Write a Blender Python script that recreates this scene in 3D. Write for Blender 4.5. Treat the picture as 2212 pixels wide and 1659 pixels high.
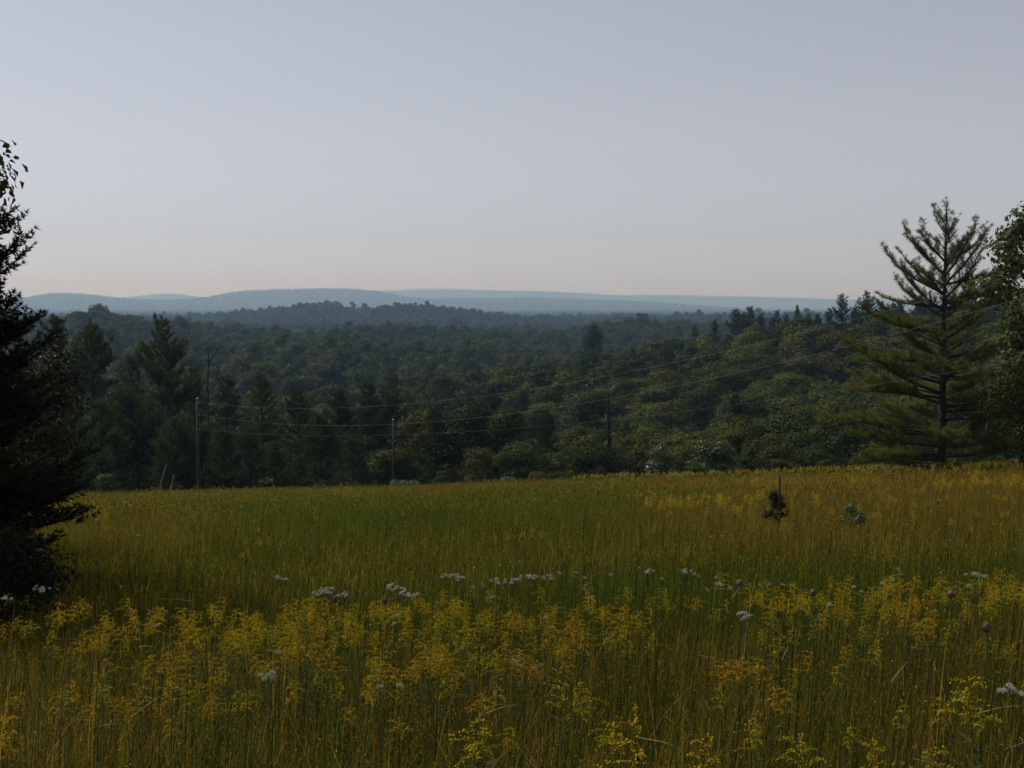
import bpy, math
import numpy as np
from mathutils import Vector

scene = bpy.context.scene
for o in list(bpy.data.objects):
    bpy.data.objects.remove(o)
COL = scene.collection
R = math.radians
rng = np.random.default_rng(7)

# ------------------------------------------------------------------ camera
PW, PH = 2212.0, 1659.0            # the photograph's picture size the measurements below were taken at
FPX = PW / 2 / math.tan(R(22.5))
HORIZON = 650.0
PITCH = math.atan((PH / 2 - HORIZON) / FPX)
cam_data = bpy.data.cameras.new('camera')
cam_data.sensor_fit = 'HORIZONTAL'
cam_data.angle = R(45)
cam_data.clip_start = 0.1
cam_data.clip_end = 60000
cam = bpy.data.objects.new('camera', cam_data)
cam.location = (0, 0, 0)
cam.rotation_euler = (R(90) - PITCH, 0, 0)
COL.objects.link(cam)
scene.camera = cam

# ------------------------------------------------------------------ sky and sun
SUN_ELEV, SUN_AZ = 53.0, -62.0     # degrees; azimuth clockwise from the view direction (+Y)
world = bpy.data.worlds.new('World')
scene.world = world
world.use_nodes = True
wn, wl = world.node_tree.nodes, world.node_tree.links
wn.clear()
w_out = wn.new('ShaderNodeOutputWorld')
w_bg = wn.new('ShaderNodeBackground')
w_sky = wn.new('ShaderNodeTexSky')
w_sky.sky_type = 'NISHITA'
w_sky.sun_disc = False
w_sky.sun_elevation = R(SUN_ELEV)
w_sky.sun_rotation = R(SUN_AZ)
w_sky.altitude = 200
w_sky.air_density = 1.0
w_sky.dust_density = 0.3
w_sky.ozone_density = 4.0
w_hsv = wn.new('ShaderNodeHueSaturation')
w_hsv.inputs['Saturation'].default_value = 0.22
w_bg.inputs['Strength'].default_value = 0.087
wl.new(w_sky.outputs[0], w_hsv.inputs['Color'])
w_tint = wn.new('ShaderNodeMix'); w_tint.data_type = 'RGBA'; w_tint.blend_type = 'MULTIPLY'; w_tint.inputs[0].default_value = 1
w_tint.inputs[7].default_value = (0.955, 0.968, 1.045, 1)
wl.new(w_hsv.outputs[0], w_tint.inputs[6])
wl.new(w_tint.outputs[2], w_bg.inputs['Color'])
wl.new(w_bg.outputs[0], w_out.inputs['Surface'])

sun_data = bpy.data.lights.new('sun', 'SUN')
sun_data.energy = 3.4
sun_data.angle = R(0.53)
sun_data.color = (1.0, 0.965, 0.915)
sun = bpy.data.objects.new('sun', sun_data)
ce = math.cos(R(SUN_ELEV))
S = Vector((math.sin(R(SUN_AZ)) * ce, math.cos(R(SUN_AZ)) * ce, math.sin(R(SUN_ELEV))))
sun.rotation_euler = S.to_track_quat('Z', 'Y').to_euler()
sun.location = (-40, 30, 60)
COL.objects.link(sun)

scene.view_settings.view_transform = 'Standard'
scene.view_settings.look = 'None'
scene.view_settings.exposure = 0.0
scene.view_settings.gamma = 1.0
scene.render.engine = 'CYCLES'
scene.cycles.use_denoising = True
scene.cycles.max_bounces = 5
scene.cycles.diffuse_bounces = 3
scene.cycles.transmission_bounces = 3
scene.cycles.volume_bounces = 0

# ------------------------------------------------------------------ helpers
def tag(o, label=None, cat=None, group=None, kind=None):
    if label: o['label'] = label
    if cat: o['category'] = cat
    if group: o['group'] = group
    if kind: o['kind'] = kind
    return o

def pix(x, y):
    """photograph pixel -> (x/dist, z/dist) per metre of forward distance"""
    u = (np.asarray(x, float) - PW / 2) / FPX
    v = (PH / 2 - np.asarray(y, float)) / FPX
    f = math.cos(PITCH) + v * math.sin(PITCH)
    return u / f, (-math.sin(PITCH) + v * math.cos(PITCH)) / f

def tz(y):
    return pix(PW / 2, y)[1]

class Geo:
    """collects triangle and quad soup with point colours"""
    def __init__(self):
        self.v, self.f3, self.f4, self.c, self.n = [], [], [], [], 0
    def add(self, v, f3=None, f4=None, c=None):
        v = np.asarray(v, np.float32).reshape(-1, 3)
        if f3 is not None and len(f3): self.f3.append(np.asarray(f3, np.int64).reshape(-1, 3) + self.n)
        if f4 is not None and len(f4): self.f4.append(np.asarray(f4, np.int64).reshape(-1, 4) + self.n)
        self.v.append(v)
        if c is None: c = np.ones((len(v), 3), np.float32)
        c = np.asarray(c, np.float32)
        if c.ndim == 1: c = np.tile(c, (len(v), 1))
        self.c.append(c)
        self.n += len(v)
        return self
    def mesh(self, name, mat, smooth=False):
        v = np.concatenate(self.v) if self.v else np.zeros((0, 3), np.float32)
        c = np.concatenate(self.c)
        f3 = np.concatenate(self.f3) if self.f3 else np.zeros((0, 3), np.int64)
        f4 = np.concatenate(self.f4) if self.f4 else np.zeros((0, 4), np.int64)
        me = bpy.data.meshes.new(name)
        me.vertices.add(len(v))
        me.vertices.foreach_set('co', v.ravel())
        nl = len(f3) * 3 + len(f4) * 4
        me.loops.add(nl)
        me.loops.foreach_set('vertex_index', np.concatenate([f3.ravel(), f4.ravel()]).astype(np.int32))
        me.polygons.add(len(f3) + len(f4))
        starts = np.concatenate([np.arange(len(f3)) * 3, len(f3) * 3 + np.arange(len(f4)) * 4]).astype(np.int32)
        me.polygons.foreach_set('loop_start', starts)
        me.polygons.foreach_set('loop_total', np.concatenate([np.full(len(f3), 3), np.full(len(f4), 4)]).astype(np.int32))
        if smooth:
            me.polygons.foreach_set('use_smooth', np.ones(len(f3) + len(f4), bool))
        me.update(calc_edges=True)
        a = me.attributes.new('tint', 'FLOAT_COLOR', 'POINT')
        a.data.foreach_set('color', np.concatenate([c, np.ones((len(c), 1), np.float32)], 1).ravel())
        me.materials.append(mat)
        return me

def link(name, me, parent=None, loc=(0, 0, 0), rz=0.0, sc=1.0):
    o = bpy.data.objects.new(name, me)
    COL.objects.link(o)
    o.parent = parent
    o.location = loc
    o.rotation_euler = (0, 0, rz)
    o.scale = (sc, sc, sc) if np.isscalar(sc) else sc
    return o

def norm(a):
    return a / np.maximum(np.linalg.norm(a, axis=-1, keepdims=True), 1e-9)

def rdir(n, g=rng):
    return norm(g.normal(size=(n, 3)))

def tube(geo, pts, rad, sides=6, c=None):
    pts = np.asarray(pts, float); n = len(pts)
    rad = np.broadcast_to(np.asarray(rad, float), (n,))
    t = norm(np.gradient(pts, axis=0))
    ref = np.array([0.31, 0.95, 0.05]) if abs(t[0][2]) > .7 else np.array([0.0, 0.0, 1.0])
    a = norm(np.cross(t, ref)); b = np.cross(t, a)
    ang = np.arange(sides) / sides * 2 * np.pi
    ring = pts[:, None] + rad[:, None, None] * (np.cos(ang)[None, :, None] * a[:, None] + np.sin(ang)[None, :, None] * b[:, None])
    i = np.arange(n - 1)[:, None] * sides; j = np.arange(sides)[None]; k = (j + 1) % sides
    f4 = np.stack([i + j, i + k, i + sides + k, i + sides + j], -1).reshape(-1, 4)
    v = np.concatenate([ring.reshape(-1, 3), pts[-1:]])
    top = (n - 1) * sides
    f3 = np.stack([top + np.arange(sides), top + (np.arange(sides) + 1) % sides, np.full(sides, n * sides)], -1)
    geo.add(v, f3, f4, c)

def leaves(geo, cen, nrm, ln, wd, c, g=rng, fold=0.25):
    """one folded pointed leaf (two triangles along a midrib) per centre"""
    n = len(cen)
    ln = np.broadcast_to(ln, (n,))[:, None]; wd = np.broadcast_to(wd, (n,))[:, None]
    a = norm(np.cross(nrm, rdir(n, g))); b = np.cross(nrm, a)
    p0 = cen - a * ln * .5; p1 = cen + a * ln * .5
    p2 = cen + b * wd * .5 + nrm * wd * fold; p3 = cen - b * wd * .5 + nrm * wd * fold
    v = np.stack([p0, p2, p1, p3], 1).reshape(-1, 3)
    i = np.arange(n)[:, None] * 4
    f3 = np.concatenate([i + [0, 1, 2], i + [0, 2, 3]])
    if np.ndim(c) == 2: c = np.repeat(c, 4, 0)
    geo.add(v, f3, None, c)

def needles(geo, base, dirs, n, ln, wd, spread, c, g=rng):
    """tufts of n thin needles fanned round dirs"""
    m = len(base)
    B = np.repeat(base, n, 0); D = np.repeat(dirs, n, 0)
    d = norm(D + spread * g.normal(size=(m * n, 3)))
    s = norm(np.cross(d, rdir(m * n, g)))
    L = ln * g.uniform(.7, 1.2, (m * n, 1)); W = wd * g.uniform(.7, 1.2, (m * n, 1))
    v = np.stack([B - s * W * .5, B + s * W * .5, B + d * L], 1).reshape(-1, 3)
    f = np.arange(m * n * 3).reshape(-1, 3)
    if np.ndim(c) == 2: c = np.repeat(c, n * 3, 0)
    geo.add(v, f, None, c)

def vnoise(x, y, s, seed=0):
    """smooth value noise in 0..1"""
    x = np.asarray(x, float) / s + 91.7 + seed * 13.1; y = np.asarray(y, float) / s + 47.3 + seed * 7.7
    xi, yi = np.floor(x).astype(np.int64), np.floor(y).astype(np.int64)
    fx, fy = x - xi, y - yi
    fx, fy = fx * fx * (3 - 2 * fx), fy * fy * (3 - 2 * fy)
    def h(a, b):
        k = (a * 374761393 + b * 668265263 + seed * 2147483) & 0xffffffff
        k = ((k ^ (k >> 13)) * 1274126177) & 0xffffffff
        return ((k ^ (k >> 16)) & 0xffff) / 65535.0
    return (h(xi, yi) * (1 - fx) + h(xi + 1, yi) * fx) * (1 - fy) + (h(xi, yi + 1) * (1 - fx) + h(xi + 1, yi + 1) * fx) * fy

# ------------------------------------------------------------------ materials
def new_mat(name):
    m = bpy.data.materials.new(name); m.use_nodes = True
    m.node_tree.nodes.clear()
    return m, m.node_tree.nodes, m.node_tree.links

def leaf_mat(name, ramp, transl=0.4, rough=0.5, spec=0.3, value_var=0.35, tcol=(1.25, 1.2, 0.55)):
    """foliage: per-plant colour from a ramp, per-leaf tint, light passing through"""
    m, N, L = new_mat(name)
    out = N.new('ShaderNodeOutputMaterial')
    info = N.new('ShaderNodeObjectInfo')
    rp = N.new('ShaderNodeValToRGB')
    els = rp.color_ramp.elements
    while len(els) < len(ramp): els.new(0.5)
    for e, (p, c) in zip(els, ramp): e.position = p; e.color = (*c, 1)
    L.new(info.outputs['Random'], rp.inputs[0])
    at = N.new('ShaderNodeAttribute'); at.attribute_name = 'tint'
    mul = N.new('ShaderNodeMix'); mul.data_type = 'RGBA'; mul.blend_type = 'MULTIPLY'
    mul.inputs[0].default_value = 1
    L.new(rp.outputs[0], mul.inputs[6]); L.new(at.outputs['Color'], mul.inputs[7])
    p = N.new('ShaderNodeBsdfPrincipled')
    p.inputs['Roughness'].default_value = rough
    p.inputs['Specular IOR Level'].default_value = spec
    L.new(mul.outputs[2], p.inputs['Base Color'])
    t = N.new('ShaderNodeBsdfTranslucent')
    tm = N.new('ShaderNodeMix'); tm.data_type = 'RGBA'; tm.blend_type = 'MULTIPLY'; tm.inputs[0].default_value = 1
    tm.inputs[7].default_value = (*tcol, 1)
    L.new(mul.outputs[2], tm.inputs[6]); L.new(tm.outputs[2], t.inputs['Color'])
    mx = N.new('ShaderNodeMixShader'); mx.inputs[0].default_value = transl
    L.new(p.outputs[0], mx.inputs[1]); L.new(t.outputs[0], mx.inputs[2])
    L.new(mx.outputs[0], out.inputs['Surface'])
    return m

def solid_mat(name, base, rough=0.8, noise_scale=6.0, var=0.4, bump=0.3, stretch=(1, 1, 1), spec=0.25, use_tint=False):
    m, N, L = new_mat(name)
    out = N.new('ShaderNodeOutputMaterial'); p = N.new('ShaderNodeBsdfPrincipled')
    p.inputs['Roughness'].default_value = rough; p.inputs['Specular IOR Level'].default_value = spec
    tc = N.new('ShaderNodeTexCoord'); mp = N.new('ShaderNodeMapping'); mp.inputs['Scale'].default_value = stretch
    nz = N.new('ShaderNodeTexNoise'); nz.inputs['Scale'].default_value = noise_scale; nz.inputs['Detail'].default_value = 6
    L.new(tc.outputs['Object'], mp.inputs[0]); L.new(mp.outputs[0], nz.inputs['Vector'])
    rp = N.new('ShaderNodeValToRGB')
    lo = tuple(b * (1 - var) for b in base); hi = tuple(b * (1 + var) for b in base)
    rp.color_ramp.elements[0].position = .3; rp.color_ramp.elements[1].position = .7
    rp.color_ramp.elements[0].color = (*lo, 1); rp.color_ramp.elements[1].color = (*hi, 1)
    L.new(nz.outputs['Fac'], rp.inputs[0])
    src = rp.outputs[0]
    if use_tint:
        at = N.new('ShaderNodeAttribute'); at.attribute_name = 'tint'
        mul = N.new('ShaderNodeMix'); mul.data_type = 'RGBA'; mul.blend_type = 'MULTIPLY'; mul.inputs[0].default_value = 1
        L.new(src, mul.inputs[6]); L.new(at.outputs['Color'], mul.inputs[7]); src = mul.outputs[2]
    L.new(src, p.inputs['Base Color'])
    bp = N.new('ShaderNodeBump'); bp.inputs['Strength'].default_value = bump
    L.new(nz.outputs['Fac'], bp.inputs['Height']); L.new(bp.outputs[0], p.inputs['Normal'])
    L.new(p.outputs[0], out.inputs['Surface'])
    return m

M_BROAD = leaf_mat('broadleaf_foliage', [(0.0, (.022, .036, .007)), (.25, (.036, .052, .008)), (.5, (.050, .063, .010)),
                                         (.75, (.076, .086, .011)), (1.0, (.054, .050, .012))], .16, .7, .08)
M_EDGE = leaf_mat('edge_tree_leaves', [(0, (.062, .078, .016)), (1, (.070, .086, .018))], .34, .55, .2)
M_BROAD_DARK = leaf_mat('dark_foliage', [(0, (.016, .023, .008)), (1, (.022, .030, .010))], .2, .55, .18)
M_PINE = leaf_mat('pine_needles', [(0, (.026, .040, .012)), (.5, (.036, .050, .013)), (1, (.046, .060, .014))], .30, .6, .2)
M_PINE_YOUNG = leaf_mat('young_pine_needles', [(0, (.034, .050, .012)), (1, (.048, .066, .015))], .30, .6, .2)
M_PINE_Y = leaf_mat('yellow_green_needles', [(0, (.105, .116, .014)), (1, (.114, .124, .016))], .42, .5, .3)
M_SHRUB_PALE = leaf_mat('pale_leaves', [(0, (.055, .080, .016)), (1, (.065, .090, .018))], .40, .45, .35)
M_GLOSS = leaf_mat('glossy_leaves', [(0, (.040, .070, .020)), (1, (.050, .080, .022))], .25, .30, .4)
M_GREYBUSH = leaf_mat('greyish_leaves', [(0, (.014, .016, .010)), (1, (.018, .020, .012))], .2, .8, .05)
M_GRASS = leaf_mat('grass_blades', [(0, (1, 1, 1)), (1, (1, 1, 1))], .45, .85, .04, tcol=(1.1, 1.08, .8))
M_GOLD = leaf_mat('goldenrod_flowers', [(0, (.48, .30, .012)), (.35, (.43, .32, .014)), (.7, (.36, .31, .016)), (1, (.50, .27, .010))], .35, .6, .1, tcol=(1.05, 1, .5))
M_GSTEM = leaf_mat('wildflower_stems', [(0, (.055, .070, .018)), (.5, (.06, .085, .02)), (1, (.05, .045, .02))], .30, .7, .08)
M_WHITE = leaf_mat('white_petals', [(0, (.38, .39, .30)), (1, (.48, .48, .40))], .35, .6, .2, tcol=(1, 1, .95))
M_SEED = solid_mat('brown_seed_head', (.12, .085, .05), .8, 40, .5, .4)
M_BARK = solid_mat('bark', (.032, .027, .023), .9, 5, .45, .6, (1, 1, .25))
M_DEADWOOD = solid_mat('weathered_dead_wood', (.30, .27, .235), .85, 6, .35, .5, (1, 1, .2))
M_DARKBARK = solid_mat('dark_vine_covered_bark', (.022, .019, .016), .9, 6, .5, .7, (1, 1, .4))
M_POLE = solid_mat('weathered_pole_timber', (.036, .033, .031), .85, 4, .3, .4, (3, 3, .15))
M_WIRE = solid_mat('aluminium_wire', (.18, .18, .18), .6, 20, .1, 0, spec=.6)
M_PORCELAIN = solid_mat('pale_porcelain', (.30, .29, .27), .3, 10, .1, 0, spec=.6)
M_STEEL = solid_mat('galvanised_steel', (.35, .35, .36), .5, 15, .2, .1)
M_STAKE = solid_mat('dark_stake_wood', (.045, .030, .022), .85, 10, .3, .3)
M_GROUND = solid_mat('soil_and_thatch', (1, 1, 1), .95, 1.7, .35, .5, use_tint=True)

# ------------------------------------------------------------------ terrain
A_NEAR = 1.15          # eye height above the grass tops at the feet of the camera
GRASS_H = 0.80
dep_u = np.array([-.60, -.42, -.32, -.10, 0, .15, .21, .35, .41, .60])
dep_v = np.array([.156, .1555, .1525, .1480, .1440, .1400, .1375, .1320, .1305, .127])
yc_u = np.array([-.6, -.32, 0, .2, .34, .41, .6])
yc_v = np.array([112, 112, 112, 98, 80, 74, 70.])

def meadow_slope(u):
    yc = np.interp(u, yc_u, yc_v)
    return np.interp(u, dep_u, dep_v) - A_NEAR / yc

US = np.linspace(-.62, .62, 249)
LD = np.linspace(math.log(.4), math.log(24000), 800)
TREE = 16.0
def curve(pts):
    p = np.array(pts, float)
    ux = (p[:, 0] - PW / 2) / FPX
    return lambda u: tz(np.interp(u, ux, p[:, 1]))
cB = [curve([(-300, 895), (700, 890), (850, 880), (1000, 862), (1106, 850), (1373, 815), (1640, 800), (1907, 785), (2174, 760), (2700, 740)]),     # d=300
      curve([(-300, 860), (700, 860), (850, 840), (1000, 800), (1106, 772), (1240, 748), (1373, 735), (1500, 715), (1600, 694), (1740, 686), (1907, 670), (2174, 645), (2700, 630)])]  # d=430
cC = curve([(-300, 690), (100, 690), (250, 682), (440, 692), (572, 706), (705, 708), (760, 699), (839, 691), (900, 690), (972, 695), (1106, 712), (1240, 708), (1373, 702), (1506, 693), (2700, 690)])
cD = curve([(-300, 673), (200, 676), (330, 675), (500, 673), (570, 664), (640, 656), (705, 650), (760, 655), (839, 657), (950, 656), (1050, 672), (1130, 688), (1240, 685), (1373, 677), (1506, 677), (2700, 680)])
cE = curve([(-300, 640), (60, 640), (90, 629), (125, 625), (180, 628), (270, 640), (358, 644), (440, 640), (480, 629), (519, 621), (625, 617), (732, 615), (812, 620), (866, 634), (919, 641), (1000, 640), (1150, 638), (1240, 642), (1300, 644), (1420, 649), (1480, 655), (1640, 668), (1800, 680), (2700, 690)])
cF = curve([(-300, 652), (225, 646), (300, 634), (372, 627), (438, 638), (560, 641), (812, 622), (880, 618), (946, 615), (1053, 620), (1159, 622), (1270, 628), (1333, 633), (1453, 632), (1640, 637), (1907, 646), (2174, 650), (2700, 655)])
def ridge_d(u):
    return (1200 * (1 + .06 * np.sin(8 * u + 1.2)), 3000 * (1 + .06 * np.sin(7 * u + 4)), 12000 * (1 + .04 * np.sin(6 * u + .4)), 18500 * (1 + .02 * np.sin(7 * u)))

def build_table():
    Z = np.zeros((len(US), len(LD)))
    D = np.exp(LD)
    for i, u in enumerate(US):
        yc = np.interp(u, yc_u, yc_v); s = meadow_slope(u)
        zm = -(A_NEAR + GRASS_H) - s * D
        zc = -(A_NEAR + GRASS_H) - s * yc
        dC, dD, dE, dF = ridge_d(u)
        bu = np.interp(u, [-.1, .02], [0, 1])
        cd = [yc, yc * 1.06, yc + 25, 170, 220, 300, 430, 430 + 90, dC * .80, dC, dC * 1.15, (dC + dD) * .5, dD * .88, dD, dD * 1.15, dD * 1.5, dE * .82, dE, dE * 1.15, dF * .85, dF, dF * 1.1, 24000]
        zr = [zc, zc - s * yc * .06 - .5, zc - 6.5, zc - 13,
              min(zc - 18, 300 * cB[0](u) - TREE - 3), 300 * cB[0](u) - TREE, 430 * cB[1](u) - TREE,
              430 * cB[1](u) - TREE - 14 * bu - 2,
              dC * .80 * tz(742) - 19, dC * cC(u) - 21, dC * 1.15 * tz(718) - 28, (dC + dD) * .5 * tz(708) - 22, dD * .88 * tz(692) - 24,
              dD * cD(u) - 24, dD * 1.15 * tz(680) - 30, dD * 1.5 * tz(677) - 22, dE * .82 * tz(668) - TREE, dE * cE(u) - TREE, dE * 1.15 * tz(664),
              dF * .85 * tz(662), dF * cF(u) - TREE, dF * 1.1 * tz(660), 24000 * tz(662)]
        zz = np.interp(LD, np.log(cd), zr)
        k = np.array([1, 2, 3, 4, 3, 2, 1.]); k /= k.sum()
        zs = np.convolve(np.pad(zz, 3, mode='edge'), k, 'valid')
        Z[i] = np.where(D < yc, zm, zs)
        j = np.searchsorted(D, yc)
        lo, hi = max(j - 3, 0), j + 3
        Z[i, lo:hi] = np.convolve(np.pad(Z[i], 1, mode='edge'), [.25, .5, .25], 'valid')[lo:hi]
    k = np.array([1, 2, 3, 2, 1.]); k /= k.sum()
    far = np.exp(LD) > 125
    Zs = np.apply_along_axis(lambda c: np.convolve(np.pad(c, 2, mode='edge'), k, 'valid'), 0, Z)
    Z[:, far] = Zs[:, far]
    return Z
ZT = build_table()

def ground_z(x, y):
    x = np.asarray(x, float); y = np.asarray(y, float)
    th = np.arctan2(x, y); r = np.hypot(x, y)
    tc = np.clip(th, -R(31.5), R(31.5))
    d = np.maximum(r * np.cos(tc), .41); u = np.tan(tc)
    fi = np.clip((u - US[0]) / (US[1] - US[0]), 0, len(US) - 1.001); fj = np.clip((np.log(d) - LD[0]) / (LD[1] - LD[0]), 0, len(LD) - 1.001)
    i, j = fi.astype(int), fj.astype(int); a, b = fi - i, fj - j
    z = (ZT[i, j] * (1 - b) + ZT[i, j + 1] * b) * (1 - a) + (ZT[i + 1, j] * (1 - b) + ZT[i + 1, j + 1] * b) * a
    bump = (vnoise(x, y, 9, 1) - .5) * .22 + (vnoise(x, y, 2.6, 2) - .5) * .08
    big = (vnoise(x, y, 130, 3) * .6 + vnoise(x, y, 340, 4) * .4 - .5) * np.interp(d, [240, 330, 520, 700, 1500, 2500, 5000], [0, 5, 6, 20, 22, 26, 0])
    return z + bump * np.clip(1 - d / 160, 0, 1) * np.clip(d / 4, 0, 1) + big

def crest_y(x, y):
    return np.interp(np.asarray(x) / np.maximum(y, 1), yc_u, yc_v)

def build_ground():
    th = np.concatenate([np.linspace(-180, -40, 36)[:-1], np.linspace(-40, -31, 10)[:-1], np.linspace(-31, 31, 231), np.linspace(31, 40, 10)[1:], np.linspace(40, 180, 36)[1:-1]])
    th = np.radians(th)
    rr = np.concatenate([[.3, .6, 1], np.exp(np.linspace(math.log(1.6), math.log(20800), 240))])
    T, Q = np.meshgrid(th, rr, indexing='ij')
    X, Y = Q * np.sin(T), Q * np.cos(T)
    Zg = ground_z(X, Y)
    d = np.maximum(Y, 1)
    over = Q > np.interp(np.tan(np.clip(T, -R(31), R(31))), yc_u, yc_v) + 4
    n = vnoise(X, Y, 3, 5)[..., None]
    soil = np.array([.085, .062, .030]) * (1 - n) + np.array([.060, .070, .022]) * n
    wood = np.array([.035, .050, .018]) * np.ones_like(soil)
    c = np.where(over[..., None], wood, soil)
    nt, nr = T.shape
    v = np.stack([X, Y, Zg], -1).reshape(-1, 3)
    i = np.arange(nt)[:, None]; j = np.arange(nr - 1)[None]
    i2 = (i + 1) % nt
    f4 = np.stack([i * nr + j, i * nr + j + 1, i2 * nr + j + 1, i2 * nr + j], -1).reshape(-1, 4)
    g = Geo(); g.add(v, None, f4, c.reshape(-1, 3))
    cen = np.array([[0, 0, ground_z(0, .3)]])
    g.add(np.concatenate([cen, v.reshape(nt, nr, 3)[:, 0]]), np.stack([np.zeros(nt, int), 1 + np.arange(nt), 1 + (np.arange(nt) + 1) % nt], -1), None, np.array([.08, .06, .03]))
    o = link('ground', g.mesh('ground', M_GROUND, True))
    tag(o, 'rolling ground from the meadow slope to the far wooded ridges', 'ground', kind='structure')
build_ground()

# ------------------------------------------------------------------ tree prototypes
def broadleaf(seed, H=15.0, Rc=4.5, bottom=.22, n_lobes=22, n_leaf=3600, leaf=.55, mat=M_BROAD, lobe=.34, egg=1.0, trunk_r=.2, tall=1.0):
    """trunk with limbs, and a crown of many leaf clumps grouped in uneven lobes"""
    g = np.random.default_rng(seed)
    zc = H * (bottom + 1) / 2; hz = H * (1 - bottom) / 2
    p = rdir(n_lobes, g) * g.uniform(.35, .78, (n_lobes, 1))
    p[:, 2] = np.where(p[:, 2] < -.35, p[:, 2] * .8, p[:, 2])
    taper = 1 - .28 * np.clip(p[:, 2], 0, 1) * egg
    cen = np.stack([p[:, 0] * Rc * taper, p[:, 1] * Rc * taper, zc + p[:, 2] * hz], 1)
    lr = Rc * lobe * g.uniform(.65, 1.25, n_lobes)
    w = lr ** 2; w /= w.sum()
    k = g.choice(n_lobes, n_leaf, p=w)
    d = rdir(n_leaf, g); d[:, 2] = np.where((d[:, 2] < -.3) & (g.random(n_leaf) < .55), -d[:, 2], d[:, 2])
    rad = g.random(n_leaf) ** .28
    rag = 1 + .18 * np.sin(5 * d[:, 0] + 3 * k) * np.sin(6 * d[:, 1] + 2 * k) + .12 * g.normal(size=n_leaf)
    pos = cen[k] + d * (lr[k] * rad * rag)[:, None] * np.array([1, 1, .8 * tall])
    nr = norm(d * 1.2 + rdir(n_leaf, g) * .60 + np.array([0, 0, .25]))
    ls = leaf * g.uniform(.6, 1.3, n_leaf)
    base = g.uniform(.75, 1.3, (n_lobes, 1))[k] * g.uniform(.75, 1.25, (n_leaf, 1))
    c = base * np.array([1, 1, 1]) + g.normal(0, .05, (n_leaf, 1)) * np.array([1.0, 0.3, -.5])
    cr = Geo(); leaves(cr, pos, nr, ls, ls * .72, np.clip(c, .2, 2), g)
    wd = Geo()
    lean = g.normal(0, .03 * H, 2)
    hs = np.linspace(0, 1, 8)
    pts = np.stack([lean[0] * hs ** 2, lean[1] * hs ** 2, hs * H * .80], 1)
    tube(wd, pts, trunk_r * (1 - .85 * hs) * np.where(hs == 0, 1.35, 1), 7)
    order = np.argsort(-lr)[:(n_lobes if leaf < .3 else 12)]
    for q in order:
        zb = min(cen[q, 2] - .25 * Rc, H * .72) * g.uniform(.75, .95); zb = max(zb, H * bottom * .7)
        s = zb / (H * .8)
        b = np.array([lean[0] * s * s, lean[1] * s * s, zb])
        mid = b * .5 + cen[q] * .5 + np.array([0, 0, -.06 * Rc])
        t = np.linspace(0, 1, 5)[:, None]
        tube(wd, (1 - t) ** 2 * b + 2 * t * (1 - t) * mid + t * t * cen[q], trunk_r * .38 * (1 - .75 * t[:, 0]), 5)
    return wd.mesh('trunk', M_BARK, True), cr.mesh('crown', mat)

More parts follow.
